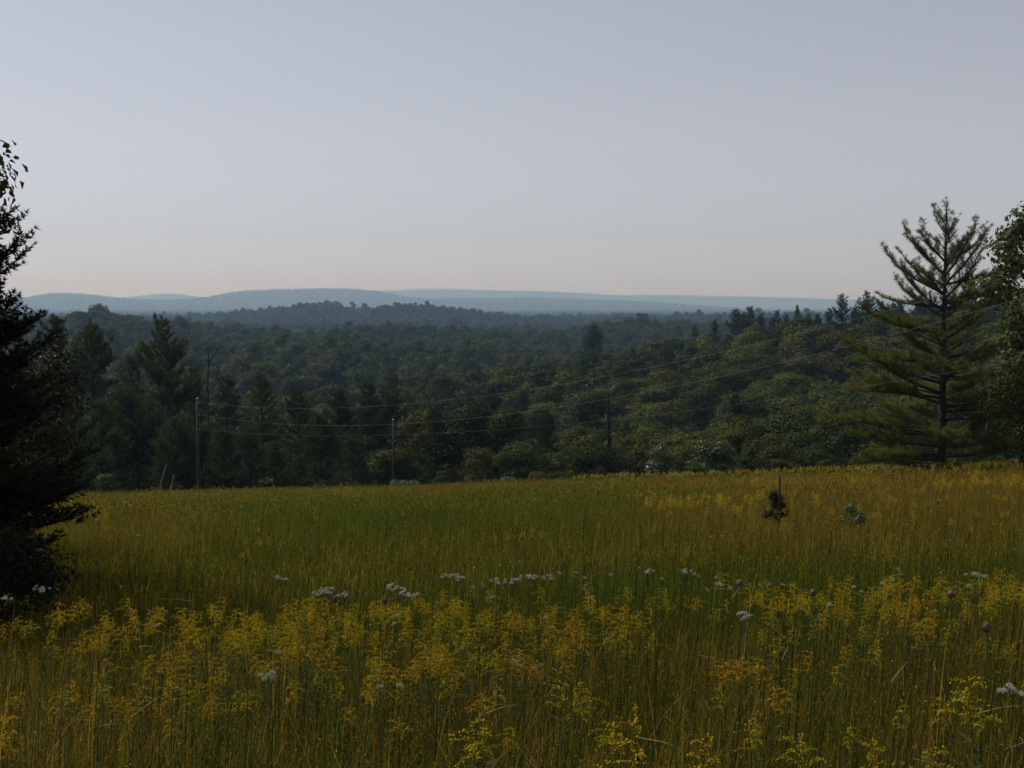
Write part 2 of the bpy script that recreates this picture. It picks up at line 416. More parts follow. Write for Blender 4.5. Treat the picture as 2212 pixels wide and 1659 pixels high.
def pine(seed, H=15.0, Rc=4.0, bottom=.08, gap=.75, per=5, shape=.8, twig=.30, step=.34, nn=7, nl=.30, nw=.035, droop=.0, up_top=55, up_low=2, mat=M_PINE,
         trunk_r=.2, top_fan=0.0, curl=.35, sparse_top=0.0, extra=None, spread=.55, jit=.25, topc=(1, 1, 1), out_low=.22, per_top=None):
    """white-pine habit: straight trunk, whorled limbs sweeping up at their tips, needle tufts along the twigs"""
    g = np.random.default_rng(seed)
    wd, cr = Geo(), Geo()
    hs = np.linspace(0, 1, 10)
    wob = g.normal(0, .012 * H, (2,))
    ax = lambda s: np.array([wob[0] * math.sin(3 * s), wob[1] * math.sin(2.3 * s), s * H])
    tube(wd, [ax(s) for s in hs], trunk_r * (1 - .93 * hs) + .012, 8)
    B, D, C = [], [], []
    limbs = []
    z = H * bottom
    while z < H * .97:
        s = z / H
        rel = min(max((s - bottom) / (1 - bottom), 0.0), 1.0)
        a0 = g.uniform(0, 6.28)
        k = max(3, int(round(per * g.uniform(.7, 1.3))))
        if per_top and rel > .48: k = per_top
        for q in range(k):
            az = a0 + q / k * 6.283 + g.normal(0, .25)
            prof = (1 - rel) ** shape * min(1, .62 + rel * 2.2)
            ln = Rc * prof * g.uniform(1 - jit * 1.6, 1 + jit) + .25
            pitch = R(up_low + (up_top - up_low) * rel ** 1.2) + g.normal(0, .08)
            if top_fan and rel > .55:
                ln = max(ln, min((H * g.uniform(.93, 1.0) - z) / max(math.sin(pitch + .25), .3), top_fan))
            limbs.append((z + g.normal(0, .08), az, ln, pitch, curl * g.uniform(.5, 1.4), rel))
        z += gap * g.uniform(.75, 1.25) * (1 - (.45 if not per_top else .15) * rel)
    for e in (extra or []): limbs.append(e)
    for (zb, az, ln, pitch, cu, rel) in limbs:
        t = np.linspace(0, 1, 9)
        ang = pitch - droop * (1 - rel) * np.sin(t * 2.2) + cu * 1.6 * t ** 2.2 + np.cumsum(g.normal(0, .04, 9)) * (t > 0)
        stp = ln / 8
        dx = np.concatenate([[0], np.cumsum(np.cos(ang[:-1]) * stp)]); dz = np.concatenate([[0], np.cumsum(np.sin(ang[:-1]) * stp)])
        azs = az + np.cumsum(g.normal(0, .10, 9))
        o = ax(max(min(zb / H, 1), 0)); 
        P = np.stack([o[0] + dx * np.cos(azs), o[1] + dx * np.sin(azs), zb + dz], 1)
        tube(wd, P, np.maximum((.012 + .016 * ln) * (1 - .88 * t), .008), 5)
        out0 = out_low if rel < .6 else .14
        npos = max(2, int(ln * (1 - out0) / step))
        sp = out0 + (1 - out0) * (np.arange(npos) + g.random(npos) * .7) / npos
        pp = np.stack([np.interp(sp, t, P[:, m]) for m in range(3)], 1)
        tg = norm(np.stack([np.interp(np.minimum(sp + .03, 1), t, P[:, m]) for m in range(3)], 1) - np.stack([np.interp(sp - .03, t, P[:, m]) for m in range(3)], 1))
        sd = norm(np.cross(tg, np.array([0, 0, 1.0])))
        dens = 1 - sparse_top * rel
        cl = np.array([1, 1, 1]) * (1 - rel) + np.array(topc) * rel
        for j in range(npos):
            if g.random() > dens + .15: continue
            for sg in (-1, 1):
                tl = (twig * ln * (1 - sp[j]) ** .8 + .22) * g.uniform(.6, 1.2) * (1 - 1.0 * sparse_top * min(1.0, rel * 1.5))
                td = norm(tg[j] * .75 + sg * sd[j] * g.uniform(.5, 1.0) + np.array([0, 0, g.uniform(.0, .45)]))
                m = max(1, int(tl / (step * .62)))
                f = (np.arange(m) + .6) / m
                q = pp[j] + td * (tl * f)[:, None] + np.stack([np.zeros(m), np.zeros(m), .12 * tl * f ** 2], 1)
                B.append(q); D.append(np.tile(td + np.array([0, 0, .30]), (m, 1)))
                C.append(np.tile(cl * g.uniform(.75, 1.25), (m, 1)))
                if tl > .7: tube(wd, np.stack([pp[j], q[-1]]), [.012, .005], 3)
        B.append(P[-1:]); D.append(tg[-1:] + [0, 0, .2]); C.append(cl[None])
    topn = 5
    B.append(np.stack([ax(1 - .012 * i) for i in range(topn)])); D.append(np.tile([0, 0, 1.0], (topn, 1))); C.append(np.tile(np.array(topc, float), (topn, 1)))
    B, D, C = np.concatenate(B), norm(np.concatenate(D)), np.concatenate(C)
    C = C * g.uniform(.8, 1.2, (len(C), 1))
    needles(cr, B, D, nn, nl, nw, spread, C, g)
    return wd.mesh('trunk', M_BARK, True), cr.mesh('crown', mat)

def tree(name, protos, x, y, rz, sc, label, cat, group=None, sink=.15, parts=('trunk', 'crown')):
    e = bpy.data.objects.new(name, None); COL.objects.link(e)
    e.empty_display_size = .5
    e.location = (x, y, float(ground_z(x, y)) - sink)
    e.rotation_euler = (0, 0, rz)
    e.scale = (sc, sc, sc) if np.isscalar(sc) else sc
    tag(e, label, cat, group)
    for n, me in zip(parts, protos):
        o = bpy.data.objects.new(n, me); COL.objects.link(o); o.parent = e
    return e

def tree_px(name, protos, px, top, d, H, label, cat, group=None, rz=None, wide=1.0):
    """stand a tree of prototype height H so that its tip reaches the measured height"""
    u, t = pix(px, top)
    x = float(u) * d
    gz = float(ground_z(x, d))
    s = (float(t) * d - gz) / H
    return tree(name, protos, x, d, rng.uniform(0, 6.28) if rz is None else rz, (s * wide, s * wide, s), label, cat, group)

P_BROAD = [broadleaf(100 + i, 15, 4.2 + .5 * (i % 3), .16 + .03 * (i % 3), 17 + 2 * (i % 3), 7500, .36, lobe=.40) for i in range(6)]
P_PINE = [pine(200 + i, 15, 4.3 + .5 * (i % 2), .10, 1.05, 5, .72, .38, .32, 13, .36, .055, .12, 50, 4, curl=.42, jit=.4, out_low=.26) for i in range(5)]
P_YPINE = [pine(300 + i, 9, 3.3, .02, .62, 5, .5, .36, .32, 10, .36, .045, .0, 55, 14, M_PINE_YOUNG, curl=.45, jit=.4) for i in range(4)]

# ------------------------------------------------------------------ particular trees
occupied = []      # (x, y, r) of trees placed one by one
def note(e, r): occupied.append((e.location.x, e.location.y, r))

# the tall pine standing at the crest
px_m = 72 / FPX
big_extra = []
for (y0, xt, yt, toward) in [(694, 1878, 597, -1), (645, 1937, 586, -1), (617, 1947, 508, -1), (578, 1985, 467, -1), (552, 2135, 467, 1), (600, 2150, 520, 1), (640, 2150, 560, 1)]:
    zb = (1003 - y0) * px_m; dx = abs(xt - 2048) * px_m; dz = (y0 - yt) * px_m
    L_ = math.hypot(dx, dz) * 1.10
    az = 0.0 if toward > 0 else math.pi
    pitch = math.atan2(dz, dx) - .42
    big_extra.append((zb, az + rng.normal(0, .15), L_, pitch, .55, .62))
for (y0, xt, side) in [(760, 1830, -1), (830, 1830, -1), (905, 1795, -1), (960, 1860, -1), (790, 2212, 1), (860, 2240, 1), (930, 2230, 1)]:
    big_extra.append(((1003 - y0) * px_m, (0 if side > 0 else math.pi) + rng.normal(0, .2), abs(xt - 2048) * px_m, .10, .16, .15))
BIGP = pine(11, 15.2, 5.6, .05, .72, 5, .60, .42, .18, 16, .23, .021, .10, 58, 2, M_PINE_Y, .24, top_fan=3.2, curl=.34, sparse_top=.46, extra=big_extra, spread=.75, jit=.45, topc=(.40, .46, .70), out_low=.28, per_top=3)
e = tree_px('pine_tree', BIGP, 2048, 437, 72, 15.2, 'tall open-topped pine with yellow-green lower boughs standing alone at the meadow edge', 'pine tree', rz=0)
note(e, 3)

# leafy tree beside it, cut by the picture's edge
NEARTREE = broadleaf(21, 13.5, 3.4, .05, 40, 10000, .22, M_EDGE, .25, egg=.6, trunk_r=.22)
e = tree_px('broadleaf_tree', NEARTREE, 2308, 235, 58, 13.5, 'tall leafy broadleaf tree beside the lone pine, cut off by the picture edge', 'tree', rz=.6); note(e, 3)
NEARTREE2 = broadleaf(22, 9.0, 3.4, .02, 26, 7000, .20, M_BROAD, .36, trunk_r=.16)
e = tree_px('broadleaf_tree', NEARTREE2, 2215, 720, 68, 9.0, 'lower bushy broadleaf tree under the boughs of the lone pine', 'tree', rz=.2); note(e, 3)

# dark trees along the meadow's shaded side
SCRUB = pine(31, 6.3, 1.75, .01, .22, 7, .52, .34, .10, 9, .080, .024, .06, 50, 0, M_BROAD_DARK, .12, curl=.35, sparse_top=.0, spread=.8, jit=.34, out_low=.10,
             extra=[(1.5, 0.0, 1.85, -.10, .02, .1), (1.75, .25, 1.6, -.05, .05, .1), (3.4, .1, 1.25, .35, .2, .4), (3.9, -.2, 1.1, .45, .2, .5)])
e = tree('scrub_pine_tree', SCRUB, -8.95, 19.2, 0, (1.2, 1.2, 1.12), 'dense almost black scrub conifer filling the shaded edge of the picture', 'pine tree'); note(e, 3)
for (sx_, sy_, lab) in [(-11.9, 20.6, 'unseen conifer added behind the black conifer to widen its shadow'), (-13.2, 18.2, 'unseen conifer added beside the black conifer to widen its shadow')]:
    tree('scrub_pine_tree', SCRUB, sx_, sy_, 1.7, (1.5, 1.5, 1.75), lab, 'pine tree')  # out-of-view conifers added to broaden the shadow cast on the meadow
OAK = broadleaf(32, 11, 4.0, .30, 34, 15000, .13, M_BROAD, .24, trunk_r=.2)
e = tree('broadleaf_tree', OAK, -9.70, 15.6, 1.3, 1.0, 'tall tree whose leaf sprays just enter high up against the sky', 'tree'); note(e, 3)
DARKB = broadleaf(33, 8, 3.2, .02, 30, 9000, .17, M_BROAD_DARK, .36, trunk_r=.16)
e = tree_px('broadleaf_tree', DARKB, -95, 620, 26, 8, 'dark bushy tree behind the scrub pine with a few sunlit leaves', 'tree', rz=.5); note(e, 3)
e = tree_px('broadleaf_tree', DARKB, 30, 672, 48, 8.0, 'rounded tree with glinting leaves between the scrub pine and the wood', 'tree', rz=2.2); note(e, 3)
e = tree_px('pine_tree', P_PINE[1], 122, 682, 70, 15, 'slim dark pine rising behind the shaded edge trees', 'pine tree', wide=.8); note(e, 3)
e = tree_px('broadleaf_tree', P_BROAD[2], 30, 800, 85, 15, 'shaded broadleaf tree at the corner of meadow and wood', 'tree'); note(e, 3)
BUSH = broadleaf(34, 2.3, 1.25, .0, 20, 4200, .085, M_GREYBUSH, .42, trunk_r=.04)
e = tree_px('shrub', BUSH, 0, 1090, 13.5, 2.3, 'greyish shaded bush at the foot of the scrub pine', 'shrub', rz=0); note(e, 1)

# one by one: the trees of the near wood that can be told apart
NP_ = 'pines at the edge of the near wood'
for (px, top, d, k, w, lab) in [
    (195, 690, 150, 0, 1.05, 'broad dark pine next to the shaded edge trees'),
    (350, 683, 142, 3, 1.00, 'tall pointed pine standing clear above the young pines'),
    (495, 812, 165, 2, .95, 'dark pine behind the utility pole'),
    (562, 806, 160, 4, 1.0, 'round-topped pine between the two utility poles'),
    (640, 838, 150, 1, 1.0, 'lower pale pine between the two utility poles'),
    (732, 834, 158, 0, .9, 'narrow pine with tiered boughs before the second pole'),
    (800, 826, 168, 2, .95, 'dense pine close against the second pole'),
    (848, 810, 172, 3, 1.05, 'tallest pine right behind the short utility pole'),
    (935, 880, 150, 4, .9, 'shadowed pine between the second pole and the big dark tree'),
    (420, 792, 175, 1, .8, 'thin pine beside the bare dead stem'),
    (285, 770, 160, 2, .8, 'small pine in the gap between two taller pines'),
    (1180, 880, 165, 0, .9, 'dark pine just past the big dark broadleaf tree'),
    (1590, 850, 190, 1, .8, 'narrow dark conifer on the lower hillside'),
    (1860, 880, 175, 3, .9, 'shaded pine behind the lone tall pine'),
]:
    e = tree_px('pine_tree', P_PINE[k], px, top, d, 15, lab, 'pine tree', NP_, wide=w); note(e, 3)
YP = ['next to the shaded edge trees', 'behind the leaning rods', 'around the tall utility pole', 'past the tall utility pole', 'before the shorter pole']
for i, (px, top, d) in enumerate([(160, 905, 118), (215, 872, 126), (268, 850, 130), (322, 878, 128), (378, 905, 124), (436, 920, 126), (486, 932, 122), (540, 925, 128), (596, 960, 122), (650, 985, 124), (250, 935, 119), (350, 950, 119), (690, 900, 138), (760, 950, 130)]):
    e = tree_px('young_pine_tree', P_YPINE[i % 4], px, top, d, 9, 'dense young pine in the dark thicket, ' + YP[min(int((px - 120) // 130), 4)], 'pine tree', 'young pines ' + YP[min(int((px - 120) // 130), 4)], wide=rng.uniform(.95, 1.2)); note(e, 2)
for (px, top, d, k, w, lab) in [
    (1000, 830, 150, 0, 1.05, 'large dark rounded tree past the second utility pole'),
    (1085, 846, 156, 3, 1.0, 'dark broadleaf tree leaning on the largest one'),
    (930, 850, 165, 1, .8, 'small lit broadleaf tree behind the short pole'),
    (1250, 905, 150, 4, 1.0, 'dim broadleaf tree just before the dead snag'),
    (1370, 900, 160, 2, 1.0, 'dim broadleaf tree just past the dead snag'),
    (1690, 925, 130, 5, 1.0, 'dark low tree at the meadow crest behind the staked sapling'),
    (1600, 900, 140, 1, 1.1, 'grey-green low tree at the crest near the staked sapling'),
    (1775, 950, 120, 3, 1.1, 'bushy low tree between the staked sapling and the lone pine'),
    (1890, 965, 105, 0, 1.1, 'low dark bush under the outer boughs of the lone pine'),
    (1130, 930, 135, 2, 1.1, 'shadowed tree at the crest between dark tree and snag'),
    (1480, 960, 125, 4, 1.1, 'low tree between the glossy bush and the pale sapling'),
]:
    e = tree_px('broadleaf_tree', P_BROAD[k], px, top, d, 15, lab, 'tree', 'broadleaf trees along the crest', wide=w); note(e, 3)
GLOSSB = broadleaf(41, 4.5, 1.7, .02, 18, 2600, .20, M_GLOSS, .40, trunk_r=.07)
e = tree_px('shrub', GLOSSB, 1430, 945, 108, 4.5, 'round dark bush with glinting glossy leaves at the crest', 'shrub', wide=1.0); note(e, 1)
PALEB = broadleaf(42, 6, 1.9, .02, 20, 2800, .24, M_SHRUB_PALE, .38, trunk_r=.07)
e = tree_px('broadleaf_tree', PALEB, 1545, 908, 116, 6, 'pale green young tree at the meadow crest', 'tree', wide=1.0); note(e, 1)
e = tree_px('shrub', PALEB, 228, 1003, 100, 6, 'small sunlit shrub in front of the young pine thicket', 'shrub', wide=1.0); note(e, 1)

# low brush along the crest of the meadow
for i, px in enumerate(np.linspace(300, 1960, 26) + rng.normal(0, 22, 26)):
    uu = float(pix(px, 1040)[0]); yc = float(np.interp(uu, yc_u, yc_v)); d = yc + rng.uniform(4, 11)
    x = uu * d; dep = float(np.interp(uu, dep_u, dep_v))
    Hs = (-dep * d - float(ground_z(x, d))) + rng.uniform(.3, 1.7)
    pr, h0 = ((PALEB, 6), (GLOSSB, 4.5), (P_BROAD[i % 6], 15), (P_YPINE[i % 4], 9))[i % 4 if i % 4 != 1 or i % 8 == 1 else 2]
    near = ('the leaning rods' if px < 400 else 'the tall pole' if px < 620 else 'the shorter pole' if px < 920 else 'the big dark tree' if px < 1180 else 'the dead snag' if px < 1400 else 'the pale young tree' if px < 1650 else 'the outer boughs of the lone pine')
    tree('brush', pr, x, d, rng.uniform(0, 6), (Hs / h0 * 1.5, Hs / h0 * 1.5, Hs / h0), 'low brush poking above the meadow crest near ' + near, 'shrub', 'brush near ' + near)

# pines standing up along the hillside's skyline
for (px, top, d, k, w, lab) in [
    (1285, 700, 520, 0, 1.1, 'pine standing clear of the wood in the valley'),
    (1590, 668, 455, 1, 1.0, 'flat-topped pine where the hillside meets the skyline'),
    (1622, 662, 450, 2, 1.0, 'second pine of the pair ending the hillside skyline'),
    (1678, 670, 455, 3, 1.0, 'bushy pine at the middle of the hillside skyline'),
    (1722, 660, 450, 4, .55, 'slim spire-shaped conifer on the hillside skyline'),
    (1766, 676, 445, 0, .9, 'squat pine on the hillside skyline'),
    (1818, 636, 440, 1, .95, 'tall open pine breaking the skyline over the power lines'),
    (1874, 629, 430, 3, 1.05, 'tallest pine breaking the hillside skyline'),
    (1985, 640, 430, 2, .9, 'skyline pine seen through the lone pine'),
    (2092, 596, 400, 4, 1.0, 'skyline pine close behind the lone pine trunk'),
    (2136, 604, 410, 1, .9, 'last skyline pine before the leafy edge tree'),
    (1500, 705, 440, 2, .8, 'small pine low on the end of the hillside'),
    (1545, 690, 450, 4, .7, 'narrow pine at the tip of the hillside'),
    (1605, 676, 440, 3, 0.90, 'low pine wedged between the pair at the end of the skyline'),
    (1645, 678, 450, 4, 0.90, 'pine just after the pair on the hillside skyline'),
    (1700, 680, 445, 1, 0.95, 'low pine beside the spire-shaped conifer'),
    (1745, 678, 450, 2, 0.90, 'rounded low pine after the spire-shaped conifer'),
    (1792, 666, 440, 4, 0.90, 'pine just before the tall open skyline pine'),
    (1846, 660, 435, 0, 0.95, 'pine in the dip between the two tallest skyline pines'),
    (1905, 652, 430, 2, 1.00, 'pine just past the tallest skyline pine'),
    (1945, 655, 425, 1, 0.95, 'skyline pine above the outer boughs of the lone pine'),
    (2020, 640, 415, 3, 0.95, 'skyline pine behind the crown of the lone pine'),
    (2060, 632, 405, 0, 0.90, 'slender skyline pine right behind the lone trunk'),

]:
    e = tree_px('pine_tree', P_PINE[k], px, top, d, 15, lab, 'pine tree', 'pines on the hillside skyline', wide=w); note(e, 3)

# dead trees
def snag(seed, H, r, dead_arms, mat):
    g = np.random.default_rng(seed); w = Geo(); a = Geo()
    hs = np.linspace(0, 1, 14)
    pts = np.stack([np.cumsum(g.normal(0, .05, 14)), np.cumsum(g.normal(0, .05, 14)), hs * H], 1)
    tube(w, pts, r * (1 - .8 * hs) * g.uniform(.8, 1.2, 14) + .02, 7)
    for (s, az, ln, p) in dead_arms:
        o = np.array([np.interp(s, hs, pts[:, m]) for m in range(3)])
        t = np.linspace(0, 1, 6)[:, None]
        q = o + t * ln * np.array([math.cos(az) * math.cos(p), math.sin(az) * math.cos(p), math.sin(p)]) + np.cumsum(g.normal(0, .06, (6, 3)), 0) * t
        tube(a, q, .06 * (1 - .8 * t[:, 0]), 5)
        tube(a, np.stack([q[3], q[3] + np.array([g.normal(0, .3), g.normal(0, .3), .5])]), [.035, .012], 4)
    return w.mesh('trunk', mat, True), a.mesh('dead_branches', M_DEADWOOD if mat is M_DARKBARK else mat, True)
SN1 = snag(51, 11.5, .24, [(.72, math.pi, .9, 1.1), (.50, math.pi, 1.1, 1.0), (.46, math.pi, .9, -.5), (.95, .3, .8, 1.2), (.62, .4, .8, .4), (.3, 2.6, 1.2, .2), (.35, .2, 1.3, -.1)], M_DARKBARK)
e = tree_px('dead_snag', SN1, 1316, 838, 132, 11.5, 'dead dark trunk with a few pale broken branches', 'dead tree', rz=0)
e.children[0]['label'] = 'dark vine-covered trunk'
_g = np.random.default_rng(55); _v = Geo(); _n = 900
_t = _g.random(_n) ** 1.5; _a = _g.uniform(0, 6.28, _n); _r = (.42 - .25 * _t) * _g.uniform(.5, 1.3, _n)
leaves(_v, np.stack([np.cos(_a) * _r, np.sin(_a) * _r, _t * 8.2 + .2], 1), norm(np.stack([np.cos(_a), np.sin(_a), .3 + 0 * _a], 1) + rdir(_n, _g) * .5), .20, .15, np.ones(3), _g)
_o = bpy.data.objects.new('vine_leaves', _v.mesh('vine_leaves', M_BROAD_DARK)); COL.objects.link(_o); _o.parent = e
SN2 = snag(52, 12, .10, [(.9, .2, 1.3, .9), (.75, 2.8, 1.0, .8), (.6, .5, 1.0, .7)], M_BARK)
e = tree_px('dead_snag', SN2, 447, 742, 172, 12, 'thin bare dead stem rising above the young pines', 'dead tree', rz=0)

# ------------------------------------------------------------------ the woods
occ = np.array(occupied)
def scatter(d0, d1, sp, umin=-.50, umax=.50, seed=1):
    g = np.random.default_rng(seed)
    xs = np.arange(umin * d1, umax * d1, sp); ys = np.arange(d0, d1, sp)
    X, Y = np.meshgrid(xs, ys); X = X + g.uniform(-.42, .42, X.shape) * sp; Y = Y + g.uniform(-.42, .42, Y.shape) * sp
    X, Y = X.ravel(), Y.ravel(); u = X / Y
    k = (u > umin) & (u < umax) & (Y > d0) & (Y < d1)
    return X[k], Y[k]

def visible(X, Y, top, half, margin=.010, seen=None):
    """keep the trees whose tips show above the nearer canopy (with a margin for a step aside)"""
    n = 700
    hz = np.full(n, -1.0) if seen is None else seen
    order = np.argsort(Y); keep = np.zeros(len(X), bool); score = np.zeros(len(X))
    for q in order:
        u = X[q] / Y[q]; t = top[q] / Y[q]; w = half[q] / Y[q]
        a = int(np.clip((u - w + .55) / 1.1 * n, 0, n - 1)); b = int(np.clip((u + w + .55) / 1.1 * n, 0, n - 1)) + 1
        m = hz[a:b].min()
        score[q] = t - m
        if t > m - margin: keep[q] = True
        t2 = t - .25 * half[q] / Y[q]
        c = max((b - a) // 5, 0)
        s = slice(a + c, max(b - c, a + c + 1))
        hz[s] = np.maximum(hz[s], t2)
    return keep, score, hz

X, Y = scatter(128, 540, 7.8, seed=3)
cy = crest_y(X, Y)
H = 15 * rng.uniform(.55, 1.28, len(X)) * (.8 + .4 * vnoise(X, Y, 40, 8))
H = H * np.interp(Y, [125, 175, 260], [.45, .72, 1.0])
gz = ground_z(X, Y)
ok = (Y > cy + 20) & (np.min(np.hypot(X[:, None] - occ[None, :, 0], Y[:, None] - occ[None, :, 1]) - occ[None, :, 2], 1) > 1.2)
ok &= Y < np.interp(X / Y, [-.06, .0, .08, .5], [500, 500, 490, 480])
# leave the sight of the ridges open behind the short end of the hillside
X, Y, H, gz = X[ok], Y[ok], H[ok], gz[ok]
keep, score, hz = visible(X, Y, gz + H, H * .28)
X, Y, H, gz, score = X[keep], Y[keep], H[keep], gz[keep], score[keep]
conif = vnoise(X, Y, 30, 9) + rng.normal(0, .16, len(X)) > np.where(X / Y < .02, .70, .86)
ib = np.where(~conif)[0]; ic = np.where(conif)[0]
size = (H / Y) * np.clip((score + .015) / .02, .3, 1)
ib = ib[np.argsort(-size[ib])]; ic = ic[np.argsort(-size[ic])]
rest = list(ib[285:]) + list(ic[120:])
def wood_place(u, y):
    row = 'low down' if y < 200 else 'halfway back' if y < 320 else 'high at the back'
    col = ('behind the shaded edge trees' if u < -.33 else 'behind the tall pole' if u < -.19 else 'behind the shorter pole' if u < -.06 else
           'past the big dark tree' if u < .05 else 'beyond the dead snag' if u < .16 else 'beyond the staked sapling' if u < .28 else 'beyond the lone pine')
    return row + ' ' + col
for q in ib[:285]:
    hill = X[q] / Y[q] > -.02
    side = wood_place(X[q] / Y[q], Y[q])
    lab, grp = (('leafy tree in the hillside wood, ' + side, 'hillside broadleaf trees ' + side) if hill else
                ('broadleaf tree in the dim valley wood, ' + side, 'valley broadleaf trees ' + side))
    s = H[q] / 15
    tree('broadleaf_tree', P_BROAD[int(rng.integers(6))], X[q], Y[q], rng.uniform(0, 6.28), (s * rng.uniform(1.05, 1.6), s * rng.uniform(1.05, 1.6), s), lab, 'tree', grp)
for q in ic[:120]:
    hill = X[q] / Y[q] > -.02
    side = wood_place(X[q] / Y[q], Y[q])
    lab, grp = (('dark pine scattered in the hillside wood, ' + side, 'hillside pines ' + side) if hill else
                ('dark pine in the dim valley wood, ' + side, 'valley pines ' + side))
    s = H[q] / 15
    tree('pine_tree', P_PINE[int(rng.integers(5))], X[q], Y[q], rng.uniform(0, 6.28), (s, s, s), lab, 'pine tree', grp)

def instancer(name, pts, scales, protos, label, cat, g=rng):
    """a mass nobody could count: copies of crown geometry on points"""
    n = len(pts)
    me = bpy.data.meshes.new(name)
    me.vertices.add(n); me.vertices.foreach_set('co', np.asarray(pts, np.float32).ravel())
    for an, ty, dat in (('size', 'FLOAT', np.asarray(scales, np.float32)), ('turn', 'FLOAT', g.uniform(0, 6.28, n).astype(np.float32)), ('pick', 'INT', g.integers(0, len(protos), n).astype(np.int32))):
        a = me.attributes.new(an, ty, 'POINT'); a.data.foreach_set('value', dat)
    o = bpy.data.objects.new(name, me); COL.objects.link(o)
    ng = bpy.data.node_groups.new(name, 'GeometryNodeTree')
    ng.interface.new_socket('Geometry', in_out='INPUT', socket_type='NodeSocketGeometry')
    ng.interface.new_socket('Geometry', in_out='OUTPUT', socket_type='NodeSocketGeometry')
    N, L = ng.nodes, ng.links
    gi, go = N.new('NodeGroupInput'), N.new('NodeGroupOutput')
    g2i = N.new('GeometryNodeGeometryToInstance')
    for ob in protos:
        oi = N.new('GeometryNodeObjectInfo'); oi.inputs['Object'].default_value = ob
        oi.inputs['As Instance'].default_value = False
        L.new(oi.outputs['Geometry'], g2i.inputs[0])
    iop = N.new('GeometryNodeInstanceOnPoints'); iop.inputs['Pick Instance'].default_value = True
    L.new(gi.outputs[0], iop.inputs['Points']); L.new(g2i.outputs[0], iop.inputs['Instance'])
    def attr(nm, ty):
        q = N.new('GeometryNodeInputNamedAttribute'); q.data_type = ty; q.inputs['Name'].default_value = nm
        return next(s for s in q.outputs if s.enabled)
    L.new(attr('pick', 'INT'), iop.inputs['Instance Index'])
    cx = N.new('ShaderNodeCombineXYZ'); L.new(attr('turn', 'FLOAT'), cx.inputs['Z'])
    L.new(cx.outputs[0], iop.inputs['Rotation']); L.new(attr('size', 'FLOAT'), iop.inputs['Scale'])
    L.new(iop.outputs[0], go.inputs[0])
    md = o.modifiers.new('spread', 'NODES'); md.node_group = ng
    tag(o, label, cat, kind='stuff')
    return o

def proto_obj(me):
    return bpy.data.objects.new('source', me)

S_MID = [proto_obj(broadleaf(400 + i, 15, 5.2, .15, 14, 1900, .75, lobe=.42)[1]) for i in range(6)] + [proto_obj(pine(420 + i, 16, 3.4, .12, 1.2, 5, .8, .3, .7, 6, .7, .13)[1]) for i in range(1)][:0]
S_FAR = [proto_obj(broadleaf(440 + i, 15, 5.0, .15, 14, 520, 1.35, lobe=.42)[1]) for i in range(6)]
S_XFAR = [proto_obj(broadleaf(460 + i, 15, 7.0, .10, 9, 110, 3.4, lobe=.5)[1]) for i in range(4)]
pts = np.stack([X[rest], Y[rest], gz[rest] - .2], 1)
instancer('valley_wood', pts, H[rest] / 15, S_MID, 'unbroken tree canopy filling the gaps of the hillside wood', 'wood')

def mass(name, d0, d1, sp, protos, label, hscale=1.0, seed=1, margin=.006, hz=None, f=None):
    X, Y = scatter(d0, d1, sp, seed=seed)
    H = 15 * hscale * rng.uniform(.65, 1.15, len(X)) * (.75 + .5 * vnoise(X, Y, 60, 12 + seed)) * np.where(rng.random(len(X)) < .05, 1.25, 1)
    gz = ground_z(X, Y)
    if f is not None:
        k = f(X, Y); X, Y, H, gz = X[k], Y[k], H[k], gz[k]
    keep, sc, hz = visible(X, Y, gz + H, H * .3, margin, hz)
    instancer(name, np.stack([X, Y, gz - .2], 1)[keep], (H / 15)[keep], protos, label, 'wood')
    return hz
hz2 = mass('middle_ridge_wood', 520, 1480, 10.2, S_MID, 'dim blue-green wood rolling over the middle ridge of the valley', 1.4, 5, hz=hz.copy(), f=lambda X, Y: (X / Y < .0) | (Y > 700))
hz2 = mass('second_ridge_wood', 1700, 3700, 16, S_FAR, 'hazy blue-grey wood along the second ridge', 1.55, 6, hz=hz2)
hz2 = mass('far_hill_wood', 3900, 13000, 48, S_XFAR, 'pale blue forest cover of the far hills', .85, 7, .002, hz2)
mass('farthest_ridge_wood', 17000, 19200, 60, S_XFAR, 'faint blue forest cover of the farthest ridge', .9, 8, .001, hz2)

# a thin mast on the far hill
u, t = pix(778, 611)
mx, my = float(u) * 11980, 11980.0
g = Geo(); zb = float(ground_z(mx, my)); zt = float(t) * my
for k in range(3):
    a = k * 2.094; tube(g, [(mx + 1.2 * math.cos(a), my + 1.2 * math.sin(a), zb), (mx + .3 * math.cos(a), my + .3 * math.sin(a), zt)], .25, 4)
for q in np.linspace(.1, .95, 9):
    z_ = zb + (zt - zb) * q; r_ = 1.2 - .9 * q
    tube(g, [(mx + r_ * math.cos(a), my + r_ * math.sin(a), z_) for a in (0, 2.094, 4.189, 6.283)], .12, 4)
tag(link('radio_mast', g.mesh('radio_mast', M_STEEL)), 'thin mast on top of the long far hill', 'mast')

